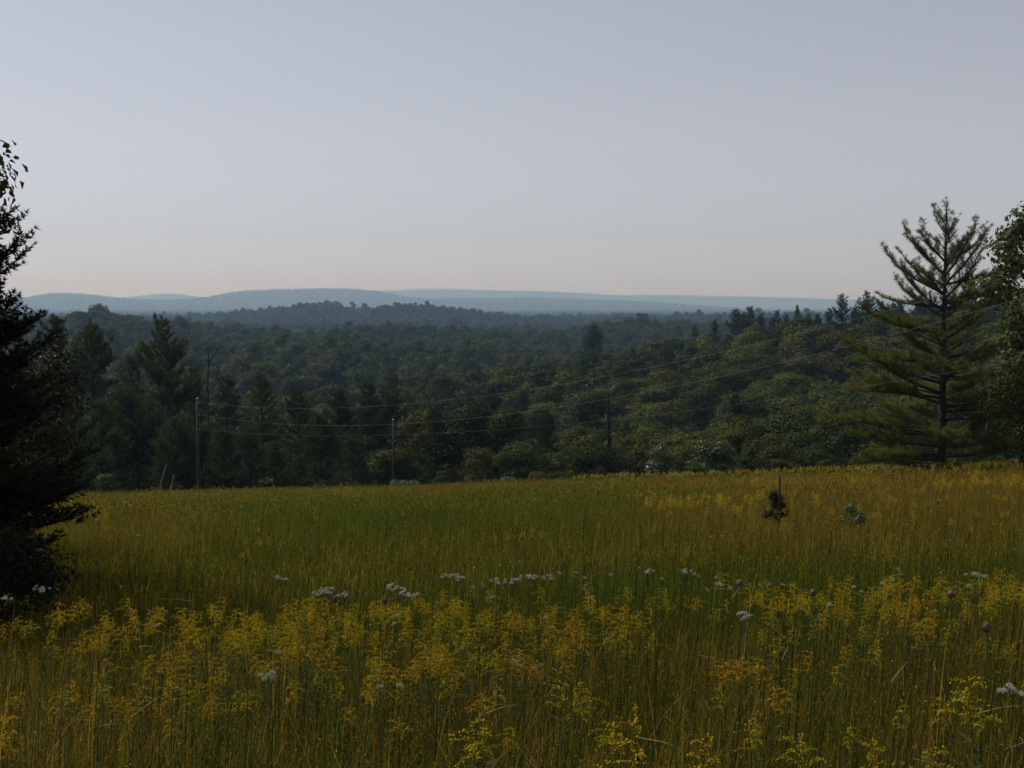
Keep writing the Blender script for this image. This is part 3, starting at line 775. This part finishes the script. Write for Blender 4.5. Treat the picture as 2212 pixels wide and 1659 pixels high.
# ------------------------------------------------------------------ utility poles and lines
def pole(px, base_d, top_px, label, r=.14):
    u, t = pix(px, top_px); x = float(u) * base_d; zt = float(t) * base_d; zb = float(ground_z(x, base_d)) - .3
    e = bpy.data.objects.new('utility_pole', None); COL.objects.link(e); e.location = (x, base_d, zb)
    tag(e, label, 'utility pole', 'utility poles')
    g = Geo(); h = zt - zb
    tube(g, [(0, 0, 0), (.01, 0, h * .5), (.0, .01, h)], [r * 1.15, r, r * .8], 10)
    link('shaft', g.mesh('shaft', M_POLE, True), e)
    g = Geo(); tube(g, [(0, 0, h - .02), (0, 0, h + .03)], [r * .9, r * .55], 10)
    link('pole_cap', g.mesh('pole_cap', M_STEEL), e)
    return e, x, base_d, zb, h
def insulator(e, z, side, arm=.18):
    g = Geo(); d = np.array([side[0], side[1], 0.0])
    tube(g, [d * .1 + [0, 0, z], d * arm + [0, 0, z + .04]], .02, 5)
    for k in range(3):
        c = d * (arm + .03 + .045 * k) + [0, 0, z + .04]
        tube(g, [c, c + d * .02, c + d * .03], [.045, .055, .02], 8)
    link('insulator', g.mesh('insulator', M_PORCELAIN, True), e)
    p = e.location; q = d * (arm + .16)
    return np.array([p.x + q[0], p.y + q[1], p.z + z + .04])
e1, x1, y1, z1, h1 = pole(426, 113.5, 860, 'tall slender wooden utility pole carrying the lines by the pine thicket')
e2, x2, y2, z2, h2 = pole(849, 131, 906, 'shorter weathered pole without lines at the meadow crest', .13)
# the pole the lines run to, up the slope
xr, yr = 26.5, 51.5
zr_ = float(ground_z(xr, yr)) - .3
e3 = bpy.data.objects.new('utility_pole', None); COL.objects.link(e3); e3.location = (xr, yr, zr_)
tag(e3, 'wooden utility pole up the slope past the leafy edge tree', 'utility pole', 'utility poles')
g = Geo(); h3 = 10.0
tube(g, [(0, 0, 0), (0, 0, h3)], [.17, .12], 10); link('shaft', g.mesh('shaft', M_POLE, True), e3)
dv = np.array([xr - x1, yr - y1]); dv = dv / np.linalg.norm(dv)
def zline(px, py, d): return float(pix(px, py)[1]) * d
def dist_at(px):
    """forward distance where the vertical plane of the lines crosses this bearing"""
    u = float(pix(px, 800)[0]); k = (x1 - u * y1) / (u * dv[1] - dv[0])
    return k, y1 + k * dv[1]
for (y_a, pm, ym, pe, ye, lab) in [(869, 1300, 812, 2130, 606, 'upper power line sagging from the pole up towards the leafy edge tree'),
                                   (895, 1300, 862, 2130, 661, 'lower power line running just below the upper one'),
                                   (927, 1300, 907, 1800, 842, 'faint third line hanging lowest across the dark trees')]:
    za = zline(426, y_a, y1)
    p0 = insulator(e1, za - z1 - .04, dv)
    span = math.hypot(xr - x1, yr - y1)
    ks = [0, *[dist_at(p)[0] for p in (pm, pe)]]
    zs = [p0[2], *[zline(p, q, dist_at(p)[1]) for p, q in ((pm, ym), (pe, ye))]]
    co = np.polyfit(ks, zs, 2)
    s = np.linspace(0, span, 90)
    w = np.stack([p0[0] + dv[0] * (s), p0[1] + dv[1] * s, np.polyval(co, s)], 1)
    g = Geo(); tube(g, w, 0.0030 if 'third' in lab else .0048, 5)
    tag(link('power_line', g.mesh('power_line', M_WIRE, True)), lab, 'power line', 'lines strung from the tall pole')
    zz = w[-1][2]; insulator(e3, zz - zr_ - .04, -dv)

# two thin leaning poles near the thicket
for (xa, ya, xb, yb, lab) in [(336, 1053, 359, 1004, 'longer of two thin leaning rods before the thicket'), (364, 1053, 375, 1026, 'shorter of two thin leaning rods before the thicket')]:
    d = 109.0
    ua, ta = pix(xa, ya); ub, tb = pix(xb, yb)
    p0 = np.array([float(ua) * d, d, float(ground_z(float(ua) * d, d)) - .2]); p1 = np.array([float(ub) * d, d, float(tb) * d])
    g = Geo(); tube(g, [p0, (p0 + p1) / 2 + [.02, 0, 0], p1], [.035, .03, .022], 6)
    tag(link('leaning_rod', g.mesh('leaning_rod', M_DEADWOOD, True)), lab, 'rod', 'leaning rods by the tall pole')

# ------------------------------------------------------------------ staked sapling and a little bush out in the meadow
u, t = pix(1676, 1095); sd = 28.0; sx = float(u) * sd; sgz = float(ground_z(sx, sd))
g = Geo(); zt = float(pix(1676, 1022)[1]) * sd - sgz
tube(g, [(0, 0, -.1), (.01, 0, zt * .5), (0, 0, zt)], [.040, .034, .026], 6)
tag(link('garden_stake', g.mesh('garden_stake', M_STAKE, True), None, (sx + .02, sd - .22, sgz)), 'dark upright stake in the meadow beside the round sapling', 'stake')
SAP = broadleaf(61, 1.34, .27, .10, 18, 1700, .05, M_BROAD_DARK, .40, trunk_r=.015)
tree('sapling', SAP, sx, sd, 0, 1.0, 'small round dark sapling growing against the stake', 'sapling', sink=.02)
LB = broadleaf(62, 1.05, .30, .25, 10, 700, .055, M_SHRUB_PALE, .45, trunk_r=.012)
u, t = pix(1842, 1105); tree('shrub', LB, float(u) * 25, 25, 1, 1.0, 'little grey-green bush among the goldenrod past the staked sapling', 'shrub', sink=.02)

# ------------------------------------------------------------------ meadow grass
def greenness(x, y):
    u = x / np.maximum(y, 1)
    gsm = lambda v, a, b, s: 1 / (1 + np.exp(-(v - a) / s)) * 1 / (1 + np.exp((v - b) / s))
    n = vnoise(x, y, 6, 21) * .5 + vnoise(x, y, 1.6, 22) * .5
    ud = np.log(np.maximum(y, 1))
    n2 = vnoise(u * 60, ud * 22, 4, 23)
    G = .18 + .42 * n + .25 * (n2 - .5)
    G += .45 * gsm(y, 26, 75, 5) * gsm(u, -.24, .09, .03)
    G += .50 * gsm(y, 11.0, 18, .8) * gsm(u, .10, .7, .04)
    G += .45 * gsm(y, 10.0, 15.5, .8) * gsm(u, -.20, .2, .05)
    G += .20 * gsm(y, 9.5, 24, 2) * gsm(u, -.7, -.15, .05)
    G -= .30 * gsm(y, 19, 90, 3) * gsm(u, .16, .8, .04)
    G += .10 * np.clip((y - 9) / 3, 0, 1)
    G -= .06 * (y < 9.5)
    return np.clip(G, 0, 1)

C_GREEN = np.array([[.098, .138, .011], [.124, .156, .012], [.056, .088, .008], [.150, .158, .016]])
C_TAN = np.array([[.265, .180, .026], [.210, .116, .021], [.310, .222, .044], [.132, .074, .018], [.255, .205, .022]])

def grass():
    G = Geo()
    def blades(n, y0, y1, hmean, w, segs, power=1.0, dark=.16, lean=.16, umax=.50, extra=1.2):
        # more blades nearer: forward distance drawn from a power law, then spread across the view
        t = rng.random(n)
        y = (y0 ** power + t * (y1 ** power - y0 ** power)) ** (1 / power)
        x = rng.uniform(-1, 1, n) * (umax * y + extra)
        k = y < crest_y(x, y) + 9
        x, y = x[k], y[k]
        # tufts: pull blades towards clump centres
        cx, cy = np.round(x / .22) * .22, np.round(y / .22) * .22
        hsh = vnoise(cx * 7.3, cy * 5.1, 1, 31)
        x += (cx - x) * .55 * hsh; y += (cy - y) * .55 * hsh
        m = len(x)
        z = ground_z(x, y)
        gr = greenness(x, y)
        isg = rng.random(m) < gr
        ci = np.where(isg[:, None], C_GREEN[rng.integers(0, len(C_GREEN), m)], C_TAN[rng.integers(0, len(C_TAN), m)])
        ci = ci * rng.uniform(.55, 1.32, (m, 1)) * (.70 + .6 * vnoise(x, y, .55 if y1 < 50 else 1.3, 33))[:, None]
        drk = rng.random(m) < dark
        ci[drk] = np.array([.035, .050, .016]) * rng.uniform(.7, 1.3, (drk.sum(), 1))
        hN = hmean * rng.uniform(.5, 1.2, m) * (.72 + .30 * vnoise(x, y, 3.5, 32) + .26 * vnoise(x, y, .7, 34)) * np.where(isg, .92, 1)
        wv = w * rng.uniform(.6, 1.4, m)
        az = rng.uniform(0, 6.283, m); ln = np.abs(rng.normal(0, lean, m)) * hN
        dx, dy = np.cos(az) * ln + .05 * hN, np.sin(az) * ln
        fa = rng.normal(0, .6, m)
        sx, sy = np.cos(fa), np.sin(fa)
        base = np.stack([x, y, z - .02], 1); side = np.stack([sx, sy, np.zeros(m)], 1)
        def lev(t): return base + np.stack([dx * t ** 2.2, dy * t ** 2.2, hN * t], 1)
        V, F3, F4 = [], [], []
        ts = np.linspace(0, 1, segs + 1)
        for t in ts[:-1]:
            wt = wv * (1 - .55 * t)
            V += [lev(t) - side * wt[:, None] * .5, lev(t) + side * wt[:, None] * .5]
        V.append(lev(1.0))
        nv = len(V)
        v = np.stack(V, 1).reshape(-1, 3)
        i = np.arange(m)[:, None] * nv
        for q in range(segs - 1): F4.append(i + [2 * q, 2 * q + 1, 2 * q + 3, 2 * q + 2])
        F3.append(i + [nv - 3, nv - 2, nv - 1])
        tw = np.concatenate([np.repeat(ts[:-1], 2), [1.0]])
        shade = (1.0 + 0 * tw)[None, :, None]
        dry = (tw[None, :, None] ** 2) * (~isg)[:, None, None]
        cc = ci[:, None, :] * (1 + dry * np.array([.35, .2, .1]))
        G.add(v, np.concatenate(F3), np.concatenate(F4) if F4 else None, cc.reshape(-1, 3))
    def flecks(n, y0, y1, ln, wd, h0, h1, power):
        # small leaves, florets and seed heads held among the blades
        t = rng.random(n); y = (y0 ** power + t * (y1 ** power - y0 ** power)) ** (1 / power)
        x = rng.uniform(-1, 1, n) * (.50 * y + 1.2)
        k = (y < crest_y(x, y) + 9) & (rng.random(n) < .25 + 1.1 * vnoise(x, y, .8 if y1 < 50 else 2.0, 35)); x, y = x[k], y[k]; m = len(x)
        isg = rng.random(m) < greenness(x, y) + .12
        c = np.where(isg[:, None], C_GREEN[rng.integers(0, len(C_GREEN), m)], C_TAN[rng.integers(0, len(C_TAN), m)]) * rng.uniform(.55, 1.35, (m, 1))
        pale = rng.random(m) < .012; c[pale] = np.array([.34, .30, .20])
        z = ground_z(x, y) + rng.uniform(h0, h1, m) * (.80 + .35 * vnoise(x, y, 3.5, 32))
        leaves(G, np.stack([x, y, z], 1), norm(rdir(m) + np.array([0, -.3, .4])), ln * rng.uniform(.5, 1.5, m), wd * rng.uniform(.6, 1.4, m), c)
    blades(104000, 3.0, 14.5, .62, .0036, 3, 1.6, lean=.36, dark=.26)
    blades(52000, 3.0, 13.5, .40, .0072, 2, 1.6, lean=.75, dark=.25)      # low matted leaves
    blades(8000, 3.0, 13.0, .98, .0055, 4, 1.6, dark=.85, lean=.07)       # dark upright culms
    blades(160000, 14, 42, .60, .0085, 2, 1.7, lean=.42)
    blades(60000, 14, 42, .45, .016, 2, 1.7, lean=.9, dark=.25)
    blades(9000, 13, 40, .92, .010, 2, 1.7, dark=.8, lean=.07)
    blades(230000, 40, 124, .62, .035, 1, 1.75, dark=.16, lean=.5)
    flecks(60000, 3.2, 14, .016, .008, .25, .80, 1.6)
    flecks(75000, 13, 42, .035, .018, .35, .78, 1.7)
    flecks(95000, 40, 124, .095, .05, .40, .74, 1.75)
    # pale dry stalks lying across the sward
    for q in range(70):
        y = rng.uniform(4.2, 12); x = rng.uniform(-.45, .45) * y; z = float(ground_z(x, y)) + rng.uniform(.35, .75)
        az = rng.uniform(0, 6.28); L_ = rng.uniform(.08, .35)
        d = np.array([math.cos(az), math.sin(az) * .5, rng.uniform(-.3, .7)]) * L_
        tube(G, [np.array([x, y, z]), np.array([x, y, z]) + d * .5 + [0, 0, .01], np.array([x, y, z]) + d], [.003, .0025, .001], 3, np.array([.45, .36, .24]))
    o = link('meadow_grass', G.mesh('meadow_grass', M_GRASS))
    tag(o, 'tall brown and green meadow grass covering the slope', 'grass', kind='stuff')
grass()

# ------------------------------------------------------------------ goldenrod
def goldenrod(seed, h=.95, spread=.10, nb=14, fl=.0075, dens=3):
    g = np.random.default_rng(seed)
    st, lf, pl = Geo(), Geo(), Geo()
    bend = g.normal(0, .05, 2)
    ax = lambda s: np.array([bend[0] * s * s, bend[1] * s * s, h * s])
    tube(st, [ax(s) for s in np.linspace(0, 1, 7)], .0042 * (1 - .7 * np.linspace(0, 1, 7)), 5)
    n = 26; s = g.uniform(.25, .86, n); az = g.uniform(0, 6.28, n)
    cen = np.stack([ax(q) for q in s]); o = np.stack([np.cos(az), np.sin(az), g.uniform(.2, .8, n)], 1)
    L_ = g.uniform(.05, .085, n)
    a = norm(o); b = norm(np.cross(a, [0, 0, 1.0]))
    v = np.stack([cen, cen + a * L_[:, None] * .5 + b * .007, cen + a * L_[:, None] - [0, 0, .012], cen + a * L_[:, None] * .5 - b * .007], 1).reshape(-1, 3)
    i = np.arange(n)[:, None] * 4
    lf.add(v, np.concatenate([i + [0, 1, 2], i + [0, 2, 3]]))
    P, Nn, Cc = [], [], []
    oneside = g.uniform(0, 6.28)
    for k in range(nb):
        q = k / (nb - 1)
        s0 = .865 + .135 * q
        az = k * 2.4 + g.normal(0, .3)
        L_ = spread * (1.15 - .70 * q) * g.uniform(.6, 1.3) + .02
        o0 = ax(s0)
        m = max(4, int(L_ / .0065))
        t = np.linspace(0, 1, m)
        out = np.array([math.cos(az), math.sin(az), 0]) * .8 + np.array([math.cos(oneside), math.sin(oneside), 0]) * .55
        arc = o0 + out * (L_ * t)[:, None] + np.stack([0 * t, 0 * t, L_ * (.85 * t - .80 * t * t)], 1)
        tube(st, arc[::max(1, m // 4)], .0012, 3)
        for r_ in range(dens):
            P.append(arc + g.normal(0, .0035, (m, 3)) + [0, 0, .004]); Nn.append(norm(g.normal(size=(m, 3)) * .8 + [0, 0, .8]))
            Cc.append(np.ones((m, 3)) * g.uniform(.7, 1.25, (m, 1)))
    P, Nn, Cc = np.concatenate(P), np.concatenate(Nn), np.concatenate(Cc)
    leaves(pl, P, Nn, fl * g.uniform(.7, 1.5, len(P)), fl * .8, Cc, g)
    return st.mesh('stem', M_GSTEM, True), lf.mesh('leaves', M_GSTEM), pl.mesh('flower_plume', M_GOLD)

P_GOLD = [goldenrod(500 + i, .95, .056 + .013 * (i % 4), 8 + i % 4) for i in range(8)]
def goldplant(x, y, label, group='goldenrod plants in the near meadow', sc=1.0, k=None, lift=0):
    k = int(rng.integers(len(P_GOLD))) if k is None else k
    e = tree('goldenrod', P_GOLD[k], x, y, rng.uniform(0, 6.28), sc, label, 'goldenrod', group, .02, ('stem', 'leaves', 'flower_plume'))
    e.rotation_euler = (rng.normal(0, .06), rng.normal(0, .06), e.rotation_euler[2])
    return e

def dist_for(px, py, h):
    """forward distance at which a plant of height h standing in the meadow has its top at this pixel"""
    u, t = pix(px, py); u, t = float(u), float(t)
    ds = np.linspace(3, 110, 2500)
    f = ground_z(u * ds, ds) + h - t * ds
    i = np.where((f[:-1] < 0) & (f[1:] >= 0) | (f[:-1] >= 0) & (f[1:] < 0))[0]
    d = ds[i[0]] if len(i) else 30.0
    return u * d, d

for (px, py, sc, lab) in [(1385, 1540, 1.25, 'large bright goldenrod plume, biggest at the bottom of the meadow'),
                          (1000, 1532, 1.15, 'wide flat goldenrod spray left of the biggest plume'),
                          (1500, 1578, 1.1, 'drooping goldenrod spray just past the biggest plume'),
                          (1778, 1590, 1.0, 'golden plume by the bottom edge between two drooping sprays'),
                          (1935, 1600, 1.0, 'orange-tinged goldenrod plume at the very bottom edge'),
                          (2070, 1612, 1.05, 'goldenrod plume at the bottom edge nearest the corner'),
                          (2145, 1490, 1.2, 'bright goldenrod plume beside pale seed tufts at the side edge'),
                          (12, 1520, 1.1, 'goldenrod plume cut by the shaded side edge'),
                          (1258, 1500, .9, 'dim goldenrod tuft above the wide flat spray')]:
    x, y = dist_for(px, py, .95 * sc)
    goldplant(x, y, lab, sc=sc, group='goldenrod plants in the near meadow')
def gold_density(x, y):
    n = vnoise(x, y, 1.1, 41) * .6 + vnoise(x, y, .45, 42) * .4
    d = np.clip((y - 4.6) / 3.0, .12, 1) * np.clip((11.2 - y) / 1.2, 0, 1)
    return d * np.clip((n - .28) * 1.1, 0, .36)
cand = 5600
y = rng.uniform(4.3, 12.0, cand); x = rng.uniform(-.47, .47, cand) * y
k = rng.random(cand) < gold_density(x, y) * (y / 9)
x, y = x[k], y[k]
order = np.argsort(y)
x, y = x[order], y[order]
print('goldenrod near:', len(x))
for q in range(min(285, len(x))):
    uu = x[q] / y[q]
    place = ('below the shaded scrub pine' if uu < -.30 else 'below the tall utility pole' if uu < -.17 else 'below the shorter pole' if uu < -.04 else
             'below the dead snag' if uu < .13 else 'below the staked sapling' if uu < .27 else 'below the lone tall pine')
    row = 'front scatter' if y[q] < 6.6 else 'thick of the band' if y[q] < 8.2 else 'back of the band'
    goldplant(x[q], y[q], 'yellow goldenrod plume in the %s, %s' % (row, place), 'goldenrod in the %s %s' % (row, place), sc=rng.uniform(.70, .98))
# the flowers beyond: too many to count
far_gold = []
gf = []
for i in range(5):
    a = Geo()
    for me in P_GOLD[i][2:]:
        co = np.empty(len(me.vertices) * 3, np.float32); me.vertices.foreach_get('co', co)
        ti = np.empty(len(me.polygons) * 3, np.int32); me.loops.foreach_get('vertex_index', ti)
        a.add(co.reshape(-1, 3), ti.reshape(-1, 3))
    gf.append(proto_obj(a.mesh('flowers', M_GOLD)))
gfar = []
for i in range(4):
    g_ = np.random.default_rng(540 + i); a = Geo()
    n = 60; p = np.stack([g_.normal(0, .06, n), g_.normal(0, .06, n), .78 + .24 * g_.random(n) ** .7], 1)
    p[:, :2] *= (1.15 - p[:, 2:])[:, :] * 3.2
    leaves(a, p, norm(g_.normal(size=(n, 3)) + [0, 0, .8]), .030, .018, np.ones((n, 3)) * g_.uniform(.7, 1.2, (n, 1)), g_)
    gfar.append(proto_obj(a.mesh('flowers', M_GOLD)))
mid = list(range(285, len(x)))
mx_, my_ = x[mid], y[mid]
n = 4200
yy = (10.5 ** 1.6 + rng.random(n) * (30 ** 1.6 - 10.5 ** 1.6)) ** (1 / 1.6); xx = rng.uniform(-.48, .48, n) * yy
u = xx / yy
w = np.clip((vnoise(xx, yy, 2.2, 43) * .5 + vnoise(xx, yy, .8, 44) * .5 - .55) * 3, 0, 1) * np.clip(1.15 - greenness(xx, yy) * 1.5, 0.03, 1)
k = rng.random(n) < w
xx, yy = np.concatenate([mx_, xx[k]]), np.concatenate([my_, yy[k]])
instancer('goldenrod_flowers', np.stack([xx, yy, ground_z(xx, yy)], 1), rng.uniform(.68, .95, len(xx)), gf, 'yellow goldenrod scattered through the middle of the meadow', 'goldenrod')
n = 26000
yy = (26 ** 1.7 + rng.random(n) * (120 ** 1.7 - 26 ** 1.7)) ** (1 / 1.7); xx = rng.uniform(-.48, .48, n) * yy; u = xx / yy
w = np.clip((vnoise(xx, yy, 5, 45) * .5 + vnoise(xx, yy, 1.7, 46) * .5 - .52) * 3, 0, 1) * np.clip(1.1 - greenness(xx, yy) * 1.6, 0.02, 1)
w = w * np.interp(u, [-.4, -.25, -.2, .05, .15, .4], [.8, .8, .35, .35, 1.2, 1.3])
w = np.maximum(w, .5 * (yy > crest_y(xx, yy) - 12) * (u > .05))
k = (rng.random(n) < w) & (yy < crest_y(xx, yy) + 3)
xx, yy = xx[k], yy[k]
instancer('goldenrod_flowers', np.stack([xx, yy, ground_z(xx, yy)], 1), rng.uniform(.75, 1.05, len(xx)), gfar, 'yellow haze of goldenrod on the far slope of the meadow', 'goldenrod')

# ------------------------------------------------------------------ white flowers
def lace(seed, h=.95, heads=1, rad=.045):
    g = np.random.default_rng(seed)
    st, lf, fl = Geo(), Geo(), Geo()
    bend = g.normal(0, .05, 2)
    ax = lambda s: np.array([bend[0] * s * s, bend[1] * s * s, h * s])
    tube(st, [ax(s) for s in np.linspace(0, .86, 6)], [.004, .0038, .0034, .003, .0026, .002], 5)
    n = 22; s = g.uniform(.2, .75, n); az = g.uniform(0, 6.28, n)
    cen = np.stack([ax(q) for q in s]) + np.stack([np.cos(az), np.sin(az), 0 * az], 1) * .025
    leaves(lf, cen, norm(rdir(n, g) + [0, 0, .6]), .06, .014, np.ones(3), g)
    for k in range(heads):
        c = ax(.86) + (np.array([g.normal(0, .07), g.normal(0, .07), h * .13 - g.uniform(0, .022)]) if heads > 1 else np.array([0, 0, h * .13]))
        b = ax(.80 if heads > 1 else .86)
        tube(st, np.stack([b, (b + c) / 2 + [0, 0, .01], c - [0, 0, .02]]), .0015, 4)
        r = rad * g.uniform(.75, 1.2); tilt = norm(np.array([g.normal(0, .10), g.normal(0, .10), 1.0]))
        m = 26
        rr = r * np.sqrt((np.arange(m) + .5) / m); aa = np.arange(m) * 2.4
        e1_ = norm(np.cross(tilt, [1, 0, 0.0])); e2_ = np.cross(tilt, e1_)
        u0 = c + np.cos(aa)[:, None] * rr[:, None] * e1_ + np.sin(aa)[:, None] * rr[:, None] * e2_ + tilt * (.010 * (1 - (rr / r) ** 2))[:, None]
        for q in range(0, m, 2): tube(st, np.stack([c - tilt * .03, u0[q]]), .0007, 3)
        pp = np.repeat(u0, 9, 0) + g.normal(0, .0035, (m * 9, 3))
        leaves(fl, pp, norm(tilt + rdir(m * 9, g) * .5), .006, .005, np.ones(3), g)
    return st.mesh('stem', M_GSTEM, True), lf.mesh('leaves', M_GSTEM), fl.mesh('flower_head', M_WHITE)
P_LACE = [lace(600 + i, .98, 1, .045) for i in range(4)]
P_BONE = [lace(620 + i, .98, 6, .034) for i in range(4)]
whites = [('c', 700, 1275), ('c', 690, 1280), ('c', 716, 1274), ('c', 735, 1282), ('c', 612, 1248), ('c', 850, 1270), ('c', 845, 1262), ('c', 868, 1278), ('c', 890, 1282), ('c', 965, 1242), ('c', 985, 1241), ('c', 1000, 1247),
          ('s', 1018, 1256), ('s', 1040, 1252), ('c', 1075, 1255), ('c', 1100, 1254), ('c', 1122, 1250), ('c', 1140, 1243), ('c', 1160, 1244), ('c', 1185, 1247), ('s', 1205, 1225), ('s', 1212, 1228), ('s', 1245, 1226), ('s', 1262, 1236),
          ('s', 1275, 1278), ('s', 1262, 1262), ('s', 1065, 1276), ('s', 1320, 1229), ('s', 1382, 1216), ('c', 1400, 1232), ('s', 1430, 1238), ('s', 1475, 1222), ('c', 1480, 1232), ('s', 1512, 1234), ('s', 1500, 1228), ('s', 1548, 1236), ('l', 1550, 1261), ('s', 1525, 1262), ('s', 1575, 1258),
          ('l', 1605, 1325), ('l', 1616, 1331), ('s', 1640, 1252), ('s', 1665, 1250), ('s', 1690, 1251), ('s', 1710, 1252), ('s', 1845, 1254), ('s', 1905, 1246), ('s', 1925, 1238), ('s', 1942, 1218), ('s', 1860, 1264), ('c', 2126, 1242), ('c', 2105, 1240), ('c', 75, 1268), ('c', 92, 1272), ('c', 10, 1290), ('s', 125, 1262), ('s', 858, 1315), ('s', 855, 1332),
          ('s', 600, 1390), ('c', 585, 1455), ('s', 340, 1333), ('s', 1112, 1410), ('s', 862, 1458), ('s', 825, 1460), ('s', 1180, 1318), ('s', 2095, 1250), ('c', 2190, 1485), ('s', 1790, 1290), ('s', 270, 1083), ('s', 276, 1087), ('s', 210, 1118), ('s', 300, 1150), ('s', 1110, 1032), ('s', 1120, 1033), ('s', 1455, 1022), ('s', 1520, 1020), ('s', 1905, 1005), ('s', 1925, 1003), ('s', 2030, 1001), ('s', 2075, 1000), ('s', 2030, 1075), ('s', 1560, 1150)]
for (t, px, py) in whites:
    x, y = dist_for(px, py, .97)
    pr = (P_BONE if t == 'c' else P_LACE)[int(rng.integers(4))]
    y_ = min(y, 100)
    big = {'l': 1.0, 'c': 1.0, 's': .95}[t]
    wide = .72 if t == 'l' else (.46 if t == 'c' else .36)
    if y > 20: wide = .9
    uu = x / y
    place = ('by the shaded bush' if uu < -.33 else 'below the tall pole' if uu < -.17 else 'below the shorter pole' if uu < -.04 else
             'below the dead snag' if uu < .10 else 'near the round seed head' if uu < .22 else 'below the lone pine')
    place = ('on the meadow crest ' if y > 40 else 'in the open slope ' if y > 17 else 'in the pale strip ' if y > 9.5 else 'among the goldenrod ') + place
    lab = {'l': 'large flat white flower head ', 'c': 'clustered white wildflower ', 's': 'small flat white flower head '}[t] + place
    grp = {'l': 'large white flower heads ', 'c': 'clustered white flowers ', 's': 'single white flower heads '}[t] + place
    e = tree('white_wildflower', pr, x, y, rng.uniform(0, 6.28), (wide, wide, big), lab, 'wildflower', grp, .0, ('stem', 'leaves', 'flower_head'))

def seedhead(seed, h=.95, r=.028):
    g = np.random.default_rng(seed); st, hd = Geo(), Geo()
    tube(st, [(0, 0, 0), (.01, 0, h * .5), (0, .01, h - r)], [.004, .0035, .003], 5)
    n = 90; d = rdir(n, g); c = np.array([0, .01, h])
    th = np.linspace(0, np.pi, 7); ph = np.linspace(0, 2 * np.pi, 9)[:-1]
    v = np.array([[math.sin(a) * math.cos(b) * r * .8, math.sin(a) * math.sin(b) * r * .8, math.cos(a) * r] for a in th for b in ph]) + c
    f = [[i * 8 + j, i * 8 + (j + 1) % 8, (i + 1) * 8 + (j + 1) % 8, (i + 1) * 8 + j] for i in range(6) for j in range(8)]
    hd.add(v, None, f)
    needles(hd, c + d * r * .7, d, 2, r * .7, .004, .25, np.ones(3), g)
    return st.mesh('stem', M_GSTEM, True), hd.mesh('seed_head', M_SEED)
P_SEED = [seedhead(700 + i) for i in range(3)]
for (px, py, sc, lab) in [(1598, 1265, 1.25, 'round brown seed head by the large white flower'), (1757, 1287, .9, 'small seed head on a tall stem above the goldenrod'), (2055, 1290, 1.0, 'dark nodding seed head on a bare stem'),
                          (724, 1300, .9, 'brown seed head under the pale flower clump'), (832, 1303, .9, 'dull seed head beside the boneset clump'), (532, 1215, .8, 'dark speck of a seed head in the open grass'), (2132, 1362, 1.1, 'purple-brown seed head leaning at the side edge')]:
    x, y = dist_for(px, py, .95)
    tree('seed_head_stalk', P_SEED[int(rng.integers(3))], x, y, 0, (sc, sc, 1.02), lab, 'seed head', 'dry seed heads', .0, ('stem', 'seed_head'))

# ------------------------------------------------------------------ haze
def haze():
    xs, y0, y1 = 20900, -20900, 20900
    zs = [float(v) for v in (ZT.min() - 30, 300)]
    v = [(sx * xs, sy, z) for z in zs for (sx, sy) in ((-1, y0), (1, y0), (1, y1), (-1, y1))]
    f = [(0, 3, 2, 1), (4, 5, 6, 7), (0, 1, 5, 4), (1, 2, 6, 5), (2, 3, 7, 6), (3, 0, 4, 7)]
    me = bpy.data.meshes.new('haze'); me.from_pydata(v, [], f)
    m, N, L = new_mat('summer_haze')
    out = N.new('ShaderNodeOutputMaterial'); p = N.new('ShaderNodeVolumePrincipled')
    p.inputs['Color'].default_value = (.42, .68, 1.0, 1)
    p.inputs['Absorption Color'].default_value = (1, 1, 1, 1)
    p.inputs['Density'].default_value = 1.05e-4
    p.inputs['Anisotropy'].default_value = 0.2
    L.new(p.outputs[0], out.inputs['Volume'])
    me.materials.append(m)
    o = bpy.data.objects.new('haze', me); COL.objects.link(o)
    tag(o, 'pale blue summer haze filling the valley', 'haze', kind='stuff')
haze()
print('meshes', len(bpy.data.meshes), 'objects', len(bpy.data.objects), 'faces', sum(len(m.polygons) for m in bpy.data.meshes))
